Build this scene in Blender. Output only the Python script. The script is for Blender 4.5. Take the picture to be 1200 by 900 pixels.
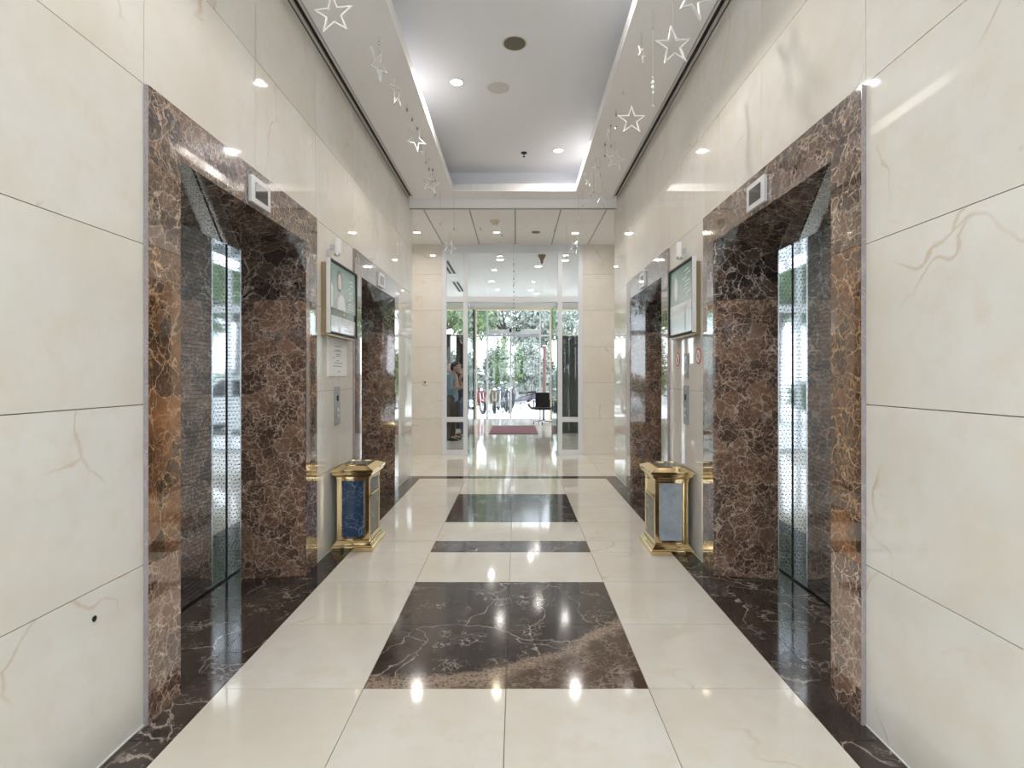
import bpy, bmesh, math, random
import numpy as np
from mathutils import Vector, Matrix
random.seed(7); np.random.seed(7)
for o in list(bpy.data.objects): bpy.data.objects.remove(o)
S = bpy.context.scene
COL = S.collection
PI = math.pi
R = math.radians

# ------------------------------------------------------------------ camera, sky, exposure
F = 642.0                                   # focal length in pixels of the 1200x900 frame
CX, CZ = 0.046, 1.40                        # camera stands a little right of the corridor axis
cam_d = bpy.data.cameras.new('camera'); cam = bpy.data.objects.new('camera', cam_d); COL.objects.link(cam)
cam.location = (CX, 0, CZ); cam.rotation_euler = (PI/2, 0, 0)
cam_d.sensor_width = 36; cam_d.lens = F/1200*36; cam_d.clip_start = .05; cam_d.clip_end = 300
cam_d.shift_x = -5/1200; cam_d.shift_y = -9/1200
S.camera = cam
W = bpy.data.worlds.new('overcast_sky'); S.world = W; W.use_nodes = True
bg = W.node_tree.nodes['Background']
bg.inputs[0].default_value = (.82, .905, 1.0, 1); bg.inputs[1].default_value = 4.9
S.view_settings.view_transform = 'Standard'; S.view_settings.look = 'None'
S.view_settings.gamma = 1; S.view_settings.use_curve_mapping = False
S.view_settings.exposure = 0.30
S.cycles.use_denoising = True
S.cycles.max_bounces = 9; S.cycles.diffuse_bounces = 5; S.cycles.glossy_bounces = 5
S.cycles.transparent_max_bounces = 16; S.cycles.transmission_bounces = 6
S.cycles.caustics_reflective = False; S.cycles.caustics_refractive = False
S.cycles.sample_clamp_indirect = 6.0
DOWN_W = 16.0        # watts of each downlight
FILL_PANEL_W = 5.0       # watts of each added fill panel behind the camera

def P(px, py, y):    # point at depth y seen at a pixel, used only to read positions off the photograph
    return Vector((CX + (px-605)*y/F, y, CZ + (441-py)*y/F))

# ------------------------------------------------------------------ helpers
ORD = ['first','second','third','fourth','fifth','sixth','seventh','eighth','ninth','tenth','eleventh','twelfth','thirteenth','fourteenth','fifteenth','sixteenth']
class MB:
    def __init__(s): s.v = []; s.f = []; s.mi = []; s.cur = 0
    def add(s, vs, fs):
        b = len(s.v); s.v += [tuple(v) for v in vs]
        for f in fs: s.f.append([b+i for i in f]); s.mi.append(s.cur)
        return s
    def box(s, x0, x1, y0, y1, z0, z1):
        v = [(x0,y0,z0),(x1,y0,z0),(x1,y1,z0),(x0,y1,z0),(x0,y0,z1),(x1,y0,z1),(x1,y1,z1),(x0,y1,z1)]
        return s.add(v, [(0,3,2,1),(4,5,6,7),(0,1,5,4),(1,2,6,5),(2,3,7,6),(3,0,4,7)])
    def hexa(s, bot, top):          # two quads, counter-clockwise from above
        return s.add(list(bot)+list(top), [(3,2,1,0),(4,5,6,7),(0,1,5,4),(1,2,6,5),(2,3,7,6),(3,0,4,7)])
    def tube(s, p0, p1, r0, r1=None, n=10, cap=True):
        p0, p1 = Vector(p0), Vector(p1); r1 = r0 if r1 is None else r1
        d = (p1-p0).normalized(); a = Vector((0,0,1)) if abs(d.z) < .9 else Vector((1,0,0))
        u = d.cross(a).normalized(); w = d.cross(u)
        v = []
        for p, r in ((p0,r0),(p1,r1)):
            for i in range(n):
                t = 2*PI*i/n; v.append(p + u*(math.cos(t)*r) + w*(math.sin(t)*r))
        f = [(i, n+i, n+(i+1)%n, (i+1)%n) for i in range(n)]
        if cap: f += [tuple(range(n)), tuple(range(2*n-1, n-1, -1))]
        return s.add(v, f)
    def path(s, pts, r, n=8):
        for a, b in zip(pts, pts[1:]): s.tube(a, b, r, r, n)
        return s
    def lathe(s, prof, n=20, c=(0,0,0)):      # profile (r, z) bottom to top around z
        v = []
        for r, z in prof:
            for i in range(n):
                t = 2*PI*i/n; v.append((c[0]+r*math.cos(t), c[1]+r*math.sin(t), c[2]+z))
        f = []
        for k in range(len(prof)-1):
            for i in range(n):
                j = (i+1)%n; f.append((k*n+i, k*n+j, (k+1)*n+j, (k+1)*n+i))
        f.append(tuple(range(n-1, -1, -1))); m = (len(prof)-1)*n; f.append(tuple(range(m, m+n)))
        return s.add(v, f)
    def prism(s, poly, y0, y1):               # polygon in local x,z (counter-clockwise seen from -y), extruded in y
        n = len(poly); v = [(x,y0,z) for x, z in poly] + [(x,y1,z) for x, z in poly]
        f = [tuple(range(n)), tuple(range(2*n-1, n-1, -1))] + [(i, n+i, n+(i+1)%n, (i+1)%n) for i in range(n)]
        return s.add(v, f)
    def torus(s, c, Rr, r, axis='x', n=20, m=8, sq=1.0):
        v = []
        for i in range(n):
            a = 2*PI*i/n
            for j in range(m):
                b = 2*PI*j/m; q = Rr + r*math.cos(b); t = r*math.sin(b)*sq
                if axis == 'x': p = (t, q*math.cos(a), q*math.sin(a))
                elif axis == 'z': p = (q*math.cos(a), q*math.sin(a), t)
                else: p = (q*math.cos(a), t, q*math.sin(a))
                v.append((c[0]+p[0], c[1]+p[1], c[2]+p[2]))
        f = [(i*m+j, ((i+1)%n)*m+j, ((i+1)%n)*m+(j+1)%m, i*m+(j+1)%m) for i in range(n) for j in range(m)]
        return s.add(v, f)
    def ell(s, c, rx, ry, rz, n=12, m=8):
        pr = [(max(1e-4, math.cos(-PI/2+PI*k/m)), math.sin(-PI/2+PI*k/m)) for k in range(m+1)]
        v = []
        for r, z in pr:
            for i in range(n):
                t = 2*PI*i/n; v.append((c[0]+rx*r*math.cos(t), c[1]+ry*r*math.sin(t), c[2]+rz*z))
        f = [(k*n+i, k*n+(i+1)%n, (k+1)*n+(i+1)%n, (k+1)*n+i) for k in range(m) for i in range(n)]
        return s.add(v, f)
    def mesh(s, name):
        me = bpy.data.meshes.new(name); me.from_pydata(s.v, [], s.f); me.update(); return me
    def build(s, name, mat, parent=None, loc=(0,0,0), smooth=False, bevel=0, rot=0):
        me = s.mesh(name)
        bm = bmesh.new(); bm.from_mesh(me); bmesh.ops.recalc_face_normals(bm, faces=bm.faces); bm.to_mesh(me); bm.free()
        for m in (mat if isinstance(mat, (list, tuple)) else [mat]): me.materials.append(m)
        for p, i in zip(me.polygons, s.mi): p.material_index = i
        if smooth:
            for p in me.polygons: p.use_smooth = True
        o = put(name, me, parent, loc, rot)
        if bevel:
            b = o.modifiers.new('bevel', 'BEVEL'); b.width = bevel; b.segments = 2; b.limit_method = 'ANGLE'
        return o

def put(name, data, parent=None, loc=(0,0,0), rot=0):
    o = bpy.data.objects.new(name, data); COL.objects.link(o)
    o.location = loc; o.rotation_euler = (0,0,rot)
    if parent: o.parent = parent
    return o
def tag(o, label=None, cat=None, group=None, kind=None):
    if label: o['label'] = label
    if cat: o['category'] = cat
    if group: o['group'] = group
    if kind: o['kind'] = kind
    return o
def empty(name, loc=(0,0,0), rot=0, label=None, cat=None, group=None, kind=None):
    o = put(name, None, None, loc, rot); o.empty_display_size = .1
    return tag(o, label, cat, group, kind)
def copy_tree(o, parent=None):
    c = o.copy(); COL.objects.link(c); c.parent = parent
    for ch in [x for x in list(o.children)]: copy_tree(ch, c)
    return c
_box = {}
def boxmesh(w, d, h, mat):                    # shared box with its corner at the origin
    k = (round(w,4), round(d,4), round(h,4), mat.name)
    if k not in _box:
        me = MB().box(0,w,0,d,0,h).mesh('piece'); me.materials.append(mat); _box[k] = me
    return _box[k]
def piece(name, x0, x1, y0, y1, z0, z1, mat, parent=None):
    return put(name, boxmesh(x1-x0, y1-y0, z1-z0, mat), parent, (x0, y0, z0))

# ------------------------------------------------------------------ materials
class NT:
    def __init__(s, name):
        s.m = bpy.data.materials.new(name); s.m.use_nodes = True; s.t = s.m.node_tree
        s.b = s.t.nodes['Principled BSDF']; s.out = s.t.nodes['Material Output']
    def n(s, t, **kw):
        x = s.t.nodes.new(t)
        for k, v in kw.items():
            if hasattr(x, k): setattr(x, k, v)
        return x
    def l(s, a, b): s.t.links.new(a, b)
    def val(s, x, sock):
        if isinstance(x, (int, float)): sock.default_value = x
        elif isinstance(x, tuple): sock.default_value = (*x, 1) if len(sock.default_value) == 4 and len(x) == 3 else x
        else: s.l(x, sock)
    def math(s, op, a, b=0, c=None, clamp=False):
        x = s.n('ShaderNodeMath', operation=op); x.use_clamp = clamp; s.val(a, x.inputs[0]); s.val(b, x.inputs[1])
        if c is not None: s.val(c, x.inputs[2])
        return x.outputs[0]
    def vmath(s, op, a, b):
        x = s.n('ShaderNodeVectorMath', operation=op); s.val(a, x.inputs[0])
        if op == 'SCALE': s.val(b, x.inputs[3])
        else: s.val(b, x.inputs[1])
        return x.outputs[0]
    def mix(s, f, a, b, bt='MIX'):
        x = s.n('ShaderNodeMix', data_type='RGBA', blend_type=bt); s.val(f, x.inputs[0]); s.val(a, x.inputs[6]); s.val(b, x.inputs[7]); return x.outputs[2]
    def noise(s, v, scale, detail=4, rough=.55, dist=0):
        x = s.n('ShaderNodeTexNoise'); s.l(v, x.inputs['Vector']); x.inputs['Scale'].default_value = scale
        x.inputs['Detail'].default_value = detail; x.inputs['Roughness'].default_value = rough; x.inputs['Distortion'].default_value = dist
        return x
    def vor(s, v, scale, feature='DISTANCE_TO_EDGE'):
        x = s.n('ShaderNodeTexVoronoi', feature=feature); s.l(v, x.inputs['Vector']); x.inputs['Scale'].default_value = scale
        return x
    def ramp(s, f, stops, interp='LINEAR'):
        x = s.n('ShaderNodeValToRGB'); s.l(f, x.inputs[0]); e = x.color_ramp.elements; x.color_ramp.interpolation = interp
        while len(e) < len(stops): e.new(.5)
        for q, (p, c) in zip(e, stops):
            q.position = p; q.color = (*c, 1) if isinstance(c, tuple) else (c, c, c, 1)
        return x.outputs[0]
    def rand_coords(s, k=13.0):
        tc = s.n('ShaderNodeTexCoord'); oi = s.n('ShaderNodeObjectInfo')
        cb = s.n('ShaderNodeCombineXYZ'); 
        s.l(s.math('MULTIPLY', oi.outputs['Random'], k), cb.inputs[0]); s.l(s.math('MULTIPLY', oi.outputs['Random'], k*2.3), cb.inputs[1]); s.l(s.math('MULTIPLY', oi.outputs['Random'], k*1.7), cb.inputs[2])
        return s.vmath('ADD', tc.outputs['Object'], cb.outputs[0]), oi.outputs['Random']
    def warp(s, v, scale, amt):
        nz = s.noise(v, scale, 3); return s.vmath('ADD', v, s.vmath('SCALE', s.vmath('SUBTRACT', nz.outputs['Color'], (.5,.5,.5)), amt))

def plain(name, col, rough=.5, metal=0, spec=.5, emit=None, es=0, coat=0, var=0.0, vscale=30):
    t = NT(name); b = t.b
    b.inputs['Base Color'].default_value = (*col, 1); b.inputs['Roughness'].default_value = rough; b.inputs['Metallic'].default_value = metal
    b.inputs['Specular IOR Level'].default_value = spec; b.inputs['Coat Weight'].default_value = coat
    if emit: b.inputs['Emission Color'].default_value = (*emit, 1); b.inputs['Emission Strength'].default_value = es
    if var:
        tc = t.n('ShaderNodeTexCoord'); nz = t.noise(tc.outputs['Object'], vscale, 5)
        t.l(t.mix(1.0, col, t.ramp(nz.outputs[0], [(.3, 1-var), (.7, 1+0*var)]), 'MULTIPLY'), b.inputs['Base Color'])
    return t.m

def crema(name, base, rough, veins=.5):
    t = NT(name); v, rnd = t.rand_coords()
    cloud = t.noise(v, 1.6, 5, .6); fine = t.noise(v, 9, 5, .65)
    c = t.mix(t.ramp(cloud.outputs[0], [(.35, 0.0), (.7, 1.0)]), base, tuple(x*y for x, y in zip(base, (.90,.87,.80))))
    c = t.mix(t.math('MULTIPLY', t.ramp(fine.outputs[0], [(.50, 0.0), (.72, 1.0)]), .7), c, tuple(x*y for x, y in zip(base, (.92,.87,.78))))
    wv = t.warp(t.warp(v, 1.3, .7), 7, .09)
    e = t.vor(wv, 1.15); ln = t.ramp(e.outputs[0], [(0.0, 1.0), (.012, 0.0)])
    mask = t.ramp(t.noise(v, 1.9, 3).outputs[0], [(.5, 0.0), (.66, 1.0)])
    c = t.mix(t.math('MULTIPLY', t.math('MULTIPLY', ln, mask), veins), c, tuple(x*y for x, y in zip(base, (.74,.6,.44))))
    sp = t.vor(t.warp(v, 5, .1), 6, 'F1'); spots = t.ramp(sp.outputs[0], [(.03, 1.0), (.075, 0.0)])
    smask = t.ramp(t.noise(v, 3.3, 2).outputs[0], [(.57, 0.0), (.68, 1.0)])
    c = t.mix(t.math('MULTIPLY', t.math('MULTIPLY', spots, smask), .5*veins), c, tuple(x*y for x, y in zip(base, (.72,.6,.45))))
    c = t.mix(t.math('MULTIPLY', rnd, .13), c, tuple(x*y for x, y in zip(base, (.86,.84,.80))))
    t.l(c, t.b.inputs['Base Color']); t.b.inputs['Roughness'].default_value = rough
    t.b.inputs['Specular IOR Level'].default_value = .5
    return t.m

def emperador(name, dark, mid, rust, vein_a, vein_b, rustness, dens, rough=.06):
    dark, mid, rust = [tuple(x*1.3 for x in q) for q in (dark, mid, rust)]
    t = NT(name); v, rnd = t.rand_coords()
    big = t.noise(v, 3.0, 4, .6, .4); med = t.noise(v, 9, 5, .6)
    base = t.mix(t.ramp(big.outputs[0], [(.38, 0.0), (.66, 1.0)]), dark, mid)
    rmask = t.math('MULTIPLY', t.ramp(t.noise(v, 1.9, 3).outputs[0], [(.40, .1), (.62, 1.0)]), rustness)
    base = t.mix(t.math('MULTIPLY', rmask, t.ramp(med.outputs[0], [(.3, .2), (.62, 1.0)])), base, rust)
    w1 = t.warp(t.warp(t.warp(v, 3.5, .22), 13, .075), 42, .026)
    cell = t.n('ShaderNodeSeparateColor'); t.l(t.vor(w1, 10, 'F1').outputs['Color'], cell.inputs[0])
    base = t.mix(t.ramp(cell.outputs[0], [(.5, 0.0), (.9, .45)]), base, tuple(x*1.4 for x in mid))
    base = t.mix(t.ramp(cell.outputs[1], [(.45, 0.0), (.7, .85)]), base, dark)
    wid = t.ramp(t.noise(v, 13, 3).outputs[0], [(.35, .3), (.7, 1.0)])
    def lines(w, scale, width):
        d = t.math('DIVIDE', t.vor(w, scale).outputs[0], t.math('MULTIPLY', wid, width)); return t.ramp(d, [(0.0, 1.0), (.4, .75), (1.0, 0.0)])
    l1 = lines(w1, 10, .05); l2 = lines(t.warp(t.warp(v, 8, .12), 34, .034), 20, .095); l3 = lines(t.warp(t.warp(v, 15, .07), 60, .02), 40, .15)
    m1 = t.ramp(t.noise(v, 3.2, 3).outputs[0], [(.34, .35), (.54, 1.0)]); m2 = t.ramp(t.noise(v, 4.4, 3).outputs[0], [(.50-dens*.15, .12), (.62-dens*.15, 1.0)]); m3 = t.ramp(t.noise(v, 6.1, 3).outputs[0], [(.52-dens*.15, 0.0), (.66-dens*.15, 1.0)])
    vein = t.mix(t.noise(v, 7, 3).outputs[0], vein_a, vein_b)
    c = t.mix(t.math('MULTIPLY', t.math('MULTIPLY', l3, m3), .5), base, tuple(x*.75 for x in vein_a))
    c = t.mix(t.math('MULTIPLY', t.math('MULTIPLY', l2, m2), .78), c, vein_a)
    c = t.mix(t.math('MULTIPLY', t.math('MULTIPLY', l1, m1), .9), c, vein)
    t.l(c, t.b.inputs['Base Color']); t.b.inputs['Roughness'].default_value = rough; t.b.inputs['Specular IOR Level'].default_value = .6
    t.b.inputs['Coat Weight'].default_value = 1; t.b.inputs['Coat Roughness'].default_value = .02; t.b.inputs['Coat IOR'].default_value = 1.65
    return t.m

def dark_floor(name, band=False):
    t = NT(name)
    if band:                                   # one block of stone cut into four: pattern runs across the joints
        g = t.n('ShaderNodeNewGeometry'); v = g.outputs['Position']
    else: v, rnd = t.rand_coords()
    big = t.noise(v, 3.0, 4, .6)
    c = t.mix(t.ramp(big.outputs[0], [(.35, 0.0), (.7, 1.0)]), (.034,.027,.025), (.075,.056,.047))
    w = t.warp(t.warp(t.warp(v, 1.6, .5), 9, .07), 40, .018)
    e = t.vor(w, 2.3); ln = t.ramp(e.outputs[0], [(0.0, 1.0), (.005, .5), (.011, 0.0)])
    mk = t.ramp(t.noise(v, 2.1, 3).outputs[0], [(.42, 0.0), (.55, 1.0)])
    c = t.mix(t.math('MULTIPLY', t.math('MULTIPLY', ln, mk), .8), c, (.52,.45,.39))
    e2 = t.vor(t.warp(t.warp(v, 12, .09), 45, .02), 24); l2 = t.ramp(e2.outputs[0], [(0.0, 1.0), (.05, .4), (.10, 0.0)])
    mk2 = t.ramp(t.noise(v, 4.6, 4, .7).outputs[0], [(.54, 0.0), (.64, 1.0)])
    c = t.mix(t.math('MULTIPLY', t.math('MULTIPLY', l2, mk2), .75), c, (.50,.44,.39))
    if band:
        sp = t.n('ShaderNodeSeparateXYZ'); t.l(t.warp(v, 5, .12), sp.inputs[0]); X = t.math('SUBTRACT', sp.outputs[0], CX)
        q = t.math('ADD', t.math('MULTIPLY', X, .53), t.math('MULTIPLY', t.math('MULTIPLY', X, X), .5))
        d = t.math('SUBTRACT', t.math('SUBTRACT', sp.outputs[1], 2.645), q)
        d = t.math('ADD', d, t.math('MULTIPLY', t.math('SUBTRACT', t.noise(v, 22, 5, .7).outputs[0], .5), .16))
        below = t.ramp(t.math('ADD', t.math('MULTIPLY', d, 1.0), .5), [(.30, 1.0), (.50, 0.55), (.53, 0.0)])
        c = t.mix(t.math('MULTIPLY', below, .55), c, (.12,.072,.046))
        grains = t.vor(t.warp(v, 30, .03), 60, 'F1'); gr = t.math('MULTIPLY', t.ramp(grains.outputs[0], [(.18, .1), (.45, 1.0)]), t.ramp(t.noise(v, 60, 4, .7).outputs[0], [(.35, .35), (.6, 1.0)]))
        bnd = t.ramp(t.math('ADD', t.math('MULTIPLY', d, 2.0), .5), [(.30, 0.0), (.42, .95), (.55, .85), (.62, 0.0)])
        c = t.mix(t.math('MULTIPLY', t.math('MULTIPLY', bnd, gr), .9), c, (.40,.31,.235))
        e3 = t.vor(t.warp(t.warp(v, 9, .12), 40, .035), 30); l3 = t.math('MULTIPLY', t.ramp(e3.outputs[0], [(0.0, 1.0), (.16, 0.0)]), t.ramp(t.noise(v, 9, 4).outputs[0], [(.42, 0.0), (.6, 1.0)]))
        c = t.mix(t.math('MULTIPLY', t.math('MULTIPLY', l3, below), .6), c, (.45,.36,.28))
    t.l(c, t.b.inputs['Base Color']); t.b.inputs['Roughness'].default_value = .10; t.b.inputs['Specular IOR Level'].default_value = .5
    return t.m

def veined(name, base, vein, scale=14, rough=.12, amt=.7):
    t = NT(name); v, rnd = t.rand_coords()
    e = t.vor(t.warp(t.warp(v, 6, .12), 20, .03), scale*.55); ln = t.ramp(e.outputs[0], [(0.0, 1.0), (.03, .3), (.07, 0.0)])
    mk = t.ramp(t.noise(v, 8, 3).outputs[0], [(.42, 0.0), (.62, 1.0)])
    c = t.mix(t.noise(v, 18, 4).outputs[0], tuple(x*.7 for x in base), tuple(min(1, x*1.3) for x in base))
    c = t.mix(t.math('MULTIPLY', t.math('MULTIPLY', ln, mk), amt), c, vein)
    t.l(c, t.b.inputs['Base Color']); t.b.inputs['Roughness'].default_value = rough
    return t.m

def glass(name, tint, refl=1.0):
    t = NT(name); t.t.nodes.remove(t.b)
    tr = t.n('ShaderNodeBsdfTransparent'); tr.inputs[0].default_value = (*tint, 1)
    gl = t.n('ShaderNodeBsdfGlossy'); gl.inputs['Roughness'].default_value = .01; gl.inputs[0].default_value = (.95,.97,.97,1)
    fr = t.n('ShaderNodeFresnel'); gb = t.n('ShaderNodeNewGeometry'); t.l(t.math('ADD', 1.42, t.math('MULTIPLY', gb.outputs['Backfacing'], 1/1.42-1.42)), fr.inputs[0])
    mx = t.n('ShaderNodeMixShader'); t.l(t.math('MULTIPLY', fr.outputs[0], refl), mx.inputs[0]); t.l(tr.outputs[0], mx.inputs[1]); t.l(gl.outputs[0], mx.inputs[2])
    t.l(mx.outputs[0], t.out.inputs[0]); return t.m

def etched_steel(name):
    t = NT(name); tc = t.n('ShaderNodeTexCoord'); g = t.n('ShaderNodeSeparateXYZ')
    t.l(tc.outputs['Object'], g.inputs[0])
    p = .026
    u = t.math('ADD', g.outputs[0], g.outputs[1]); row = t.math('FLOOR', t.math('DIVIDE', g.outputs[2], p))
    uo = t.math('ADD', t.math('DIVIDE', u, p), t.math('MULTIPLY', t.math('MODULO', row, 2), .5))
    du = t.math('SUBTRACT', t.math('FRACT', t.math('ADD', uo, 50)), .5); dv = t.math('SUBTRACT', t.math('FRACT', t.math('DIVIDE', g.outputs[2], p)), .5)
    d = t.math('SQRT', t.math('ADD', t.math('MULTIPLY', du, du), t.math('MULTIPLY', t.math('MULTIPLY', dv, dv), 2.2)))
    dot = t.ramp(d, [(.17, 1.0), (.22, 0.0)])
    t.l(t.mix(dot, (.74,.76,.78), (.08,.09,.10)), t.b.inputs['Base Color'])
    t.b.inputs['Metallic'].default_value = 1
    t.l(t.math('ADD', t.math('MULTIPLY', dot, .3), .035), t.b.inputs['Roughness'])
    return t.m

M = {}
M['crema_wall'] = crema('cream_marble_wall', (.785,.77,.738), .026, .9)
M['crema_floor'] = crema('cream_marble_floor', (.765,.742,.695), .06, .8)
M['emp_grey'] = emperador('grey_brown_veined_marble', (.040,.028,.024), (.13,.085,.065), (.22,.12,.07), (.48,.36,.265), (.74,.64,.55), .35, .8)
M['emp_rust'] = emperador('rusty_brown_veined_marble', (.032,.019,.013), (.105,.050,.028), (.26,.11,.042), (.48,.27,.13), (.68,.52,.36), .9, .6)
M['emp_tan'] = emperador('tan_brown_veined_marble', (.045,.028,.023), (.15,.085,.060), (.24,.125,.08), (.56,.40,.30), (.80,.69,.60), .5, 1.1)
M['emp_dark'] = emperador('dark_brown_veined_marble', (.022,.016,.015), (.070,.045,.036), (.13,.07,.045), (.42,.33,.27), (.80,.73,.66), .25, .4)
M['dark'] = dark_floor('dark_floor_marble'); M['dark_band'] = dark_floor('dark_floor_marble_banded', True)
M['joint'] = plain('joint_grout', (.30,.27,.23), .8)
M['seal'] = plain('white_sealant', (.78,.78,.78), .5)
M['paint'] = plain('white_ceiling_paint', (.955,.955,.97), .7, var=.02, vscale=2)
M['paint_tray'] = plain('grey_white_ceiling_paint', (.90,.92,.965), .6, var=.02, vscale=1.5)
M['acoustic'] = plain('acoustic_ceiling_board', (.90,.90,.905), .8, var=.05, vscale=8)
M['tbar'] = plain('ceiling_grid_bar', (.40,.40,.40), .6)
M['alu'] = plain('white_aluminium', (.72,.76,.82), .35, 0)
M['trim'] = plain('pale_metal_trim', (.66,.65,.63), .35, .2)
M['black'] = plain('black_slot', (.008,.008,.008), .6)
M['steel'] = etched_steel('etched_mirror_steel')
M['chrome'] = plain('brushed_steel', (.62,.63,.65), .25, 1)
M['satin'] = plain('satin_silver', (.68,.69,.71), .35, .3)
M['panel'] = plain('brushed_grey_steel', (.30,.305,.315), .42, .4)
M['edge'] = veined('polished_edge_reflection', (.34,.30,.31), (.62,.58,.58), scale=60, rough=.15)  # grazing daylight reflection on the polished marble edge put into the colour
M['gold'] = plain('polished_brass', (.86,.68,.38), .09, 1)
M['bronze'] = plain('bronze_frame', (.42,.31,.19), .3, .8)
M['blue_marble'] = veined('blue_marble', (.030,.060,.125), (.45,.52,.62), scale=40)
M['marble_reflection'] = veined('marble_with_pale_reflection', (.36,.41,.47), (.70,.74,.78), amt=.35)  # same marble as the blue panel, its pale reflection put into the colour
M['dim_marble'] = veined('grey_panel_marble', (.16,.155,.15), (.40,.40,.40))
M['glass'] = glass('clear_glass', (.965,.972,.966)); M['glass_g'] = glass('green_tinted_glass', (.80,.90,.86))
M['screen'] = plain('display_glass', (.012,.013,.014), .05, coat=1)
M['white'] = plain('white_plastic', (.80,.80,.80), .35)
M['paper'] = plain('white_paper', (.78,.79,.80), .55)
M['ink'] = plain('grey_print', (.38,.38,.41), .6)
M['red'] = plain('red_print', (.55,.05,.06), .4)
M['lamp'] = plain('lit_lamp_lens', (1,1,1), .5, emit=(1,.985,.96), es=14)
M['lamp_warm'] = plain('lit_warm_lamp_lens', (1,.95,.85), .5, emit=(1,.80,.52), es=11)
M['fill_lamp'] = plain('fill_panel_diffuser', (1,1,1), .5, emit=(1,.98,.95), es=3)
M['olive'] = plain('olive_grille', (.17,.16,.125), .6, var=.2, vscale=300)
M['star'] = plain('frosted_white_acrylic', (.86,.87,.88), .25)
M['thread'] = plain('nylon_thread', (.34,.34,.33), .4)
M['crystal'] = plain('grey_crystal', (.42,.41,.40), .12, .3)
M['mat'] = plain('dusty_red_carpet', (.20,.07,.085), .95, var=.15, vscale=60)
M['rubber'] = plain('black_rubber', (.012,.012,.013), .55)
M['fabric'] = plain('black_fabric', (.016,.016,.017), .85)
M['cream_frame'] = plain('cream_painted_frame', (.72,.66,.50), .45)
M['wood'] = plain('dark_brown_wood', (.060,.040,.030), .35, var=.3, vscale=5)
M['slate'] = plain('grey_green_panel', (.10,.125,.125), .18, var=.2, vscale=3)
M['concrete'] = plain('pale_concrete', (.74,.73,.715), .85, var=.12, vscale=1.2)
M['asphalt'] = plain('grey_asphalt', (.16,.16,.16), .9, var=.15, vscale=2)
M['render'] = plain('white_rendered_wall', (.76,.76,.75), .8, var=.06, vscale=1)
M['plaster'] = plain('white_plaster', (.72,.715,.70), .75)
M['bark'] = plain('bark', (.10,.075,.055), .9, var=.3, vscale=20)
def leafmat(name, a, b):
    t = NT(name); g = t.n('ShaderNodeNewGeometry'); 
    nz = t.n('ShaderNodeTexNoise'); t.l(g.outputs['Position'], nz.inputs['Vector']); nz.inputs['Scale'].default_value = 1.6; nz.inputs['Detail'].default_value = 6
    c = t.mix(t.ramp(nz.outputs[0], [(.38, 0.0), (.62, 1.0)]), a, b); t.l(c, t.b.inputs['Base Color']); t.b.inputs['Roughness'].default_value = .5
    tl = t.n('ShaderNodeBsdfTranslucent'); t.l(c, tl.inputs[0]); mx = t.n('ShaderNodeMixShader'); mx.inputs[0].default_value = .35
    t.l(t.b.outputs[0], mx.inputs[1]); t.l(tl.outputs[0], mx.inputs[2]); t.l(mx.outputs[0], t.out.inputs[0]); return t.m
M['leaf_a'] = leafmat('fresh_leaves', (.11,.18,.085), (.24,.31,.155))
M['leaf_b'] = leafmat('grey_green_leaves', (.27,.31,.275), (.46,.49,.44))

# ------------------------------------------------------------------ dimensions of the place
HW = 1.45                   # half width of the corridor, wall face
TH = 0.6435                 # wall tile course
TW = 0.94                   # wall tile length
ZC = 3.88                   # soffit height
Y_END = 7.84                # corridor walls end
Y_SCR = 9.77                # glazed screen
Y_FR = 18.0                 # street front
Y_BK = -2.6                 # glazed front behind the camera
LIFTS = [3.13, 5.945]       # lift centres along the corridor
FH, OH = .93, .72           # half widths of the lift surround and of its opening
FTOP, OTOP = 4*TH-.004, 2.345
G = .0016                   # half joint

# ------------------------------------------------------------------ floor
fl = MB()
fl.box(-6,6,-2.8,Y_FR+.3,-.30,-.012)
floor = fl.build('floor', M['joint']); tag(floor, 'polished cream and dark marble tiled floor', kind='structure')
xs = [-1.278,-.639,0,.639,1.278]
ys = [-2.6,-2.0,-1.365,-.73,-.09,.545,1.182,1.819,2.456,3.093,3.73,4.36,4.66,5.26,5.885,6.51,7.005,7.50]
darkrows = {8:'dark_band',9:'dark_band',11:'dark',13:'dark',14:'dark'}
for i in range(len(ys)-1):
    for j in range(4):
        mt = M[darkrows[i]] if (j in (1,2) and i in darkrows) else M['crema_floor']
        piece('floor_tile', xs[j]+G, xs[j+1]-G, ys[i]+G, ys[i+1]-G, -.012, 0, mt, floor)
bd = [-.60+ .676*k for k in range(13)]; bd[-1] = 7.50
for sx in (-1, 1):
    for a, b in zip(bd, bd[1:]):
        x0, x1 = sorted((sx*1.278, sx*1.45))
        piece('border_tile', x0+G, x1-G, a+G, b-G, -.012, 0, M['dark'], floor)
    for c in LIFTS:
        x0, x1 = sorted((sx*1.45, sx*1.96))
        for a, b in ((c-.78, c), (c, c+.78)):
            piece('lift_lobby_tile', x0+G, x1-G, a+G, b-G, -.012, 0, M['dark'], floor)
for k in range(6):
    a = -1.9+k*.6333; piece('border_tile', a+G, a+.6333-G, 7.50+G, 7.68-G, -.012, 0, M['dark'], floor)
for sx in (-1, 1):
    x0, x1 = sorted((sx*1.45, sx*1.9)); piece('border_tile', x0+G, x1-G, 7.50-.18+G, 7.50-G, -.012, 0, M['dark'], floor) if False else None
yy = [7.68, 8.20, 8.72, 9.24, 9.77]
for a, b in zip(yy, yy[1:]):
    for k in range(8): piece('floor_tile', -2.556+k*.639+G, -2.556+(k+1)*.639-G, a+G, b-G, -.012, 0, M['crema_floor'], floor)
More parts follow.
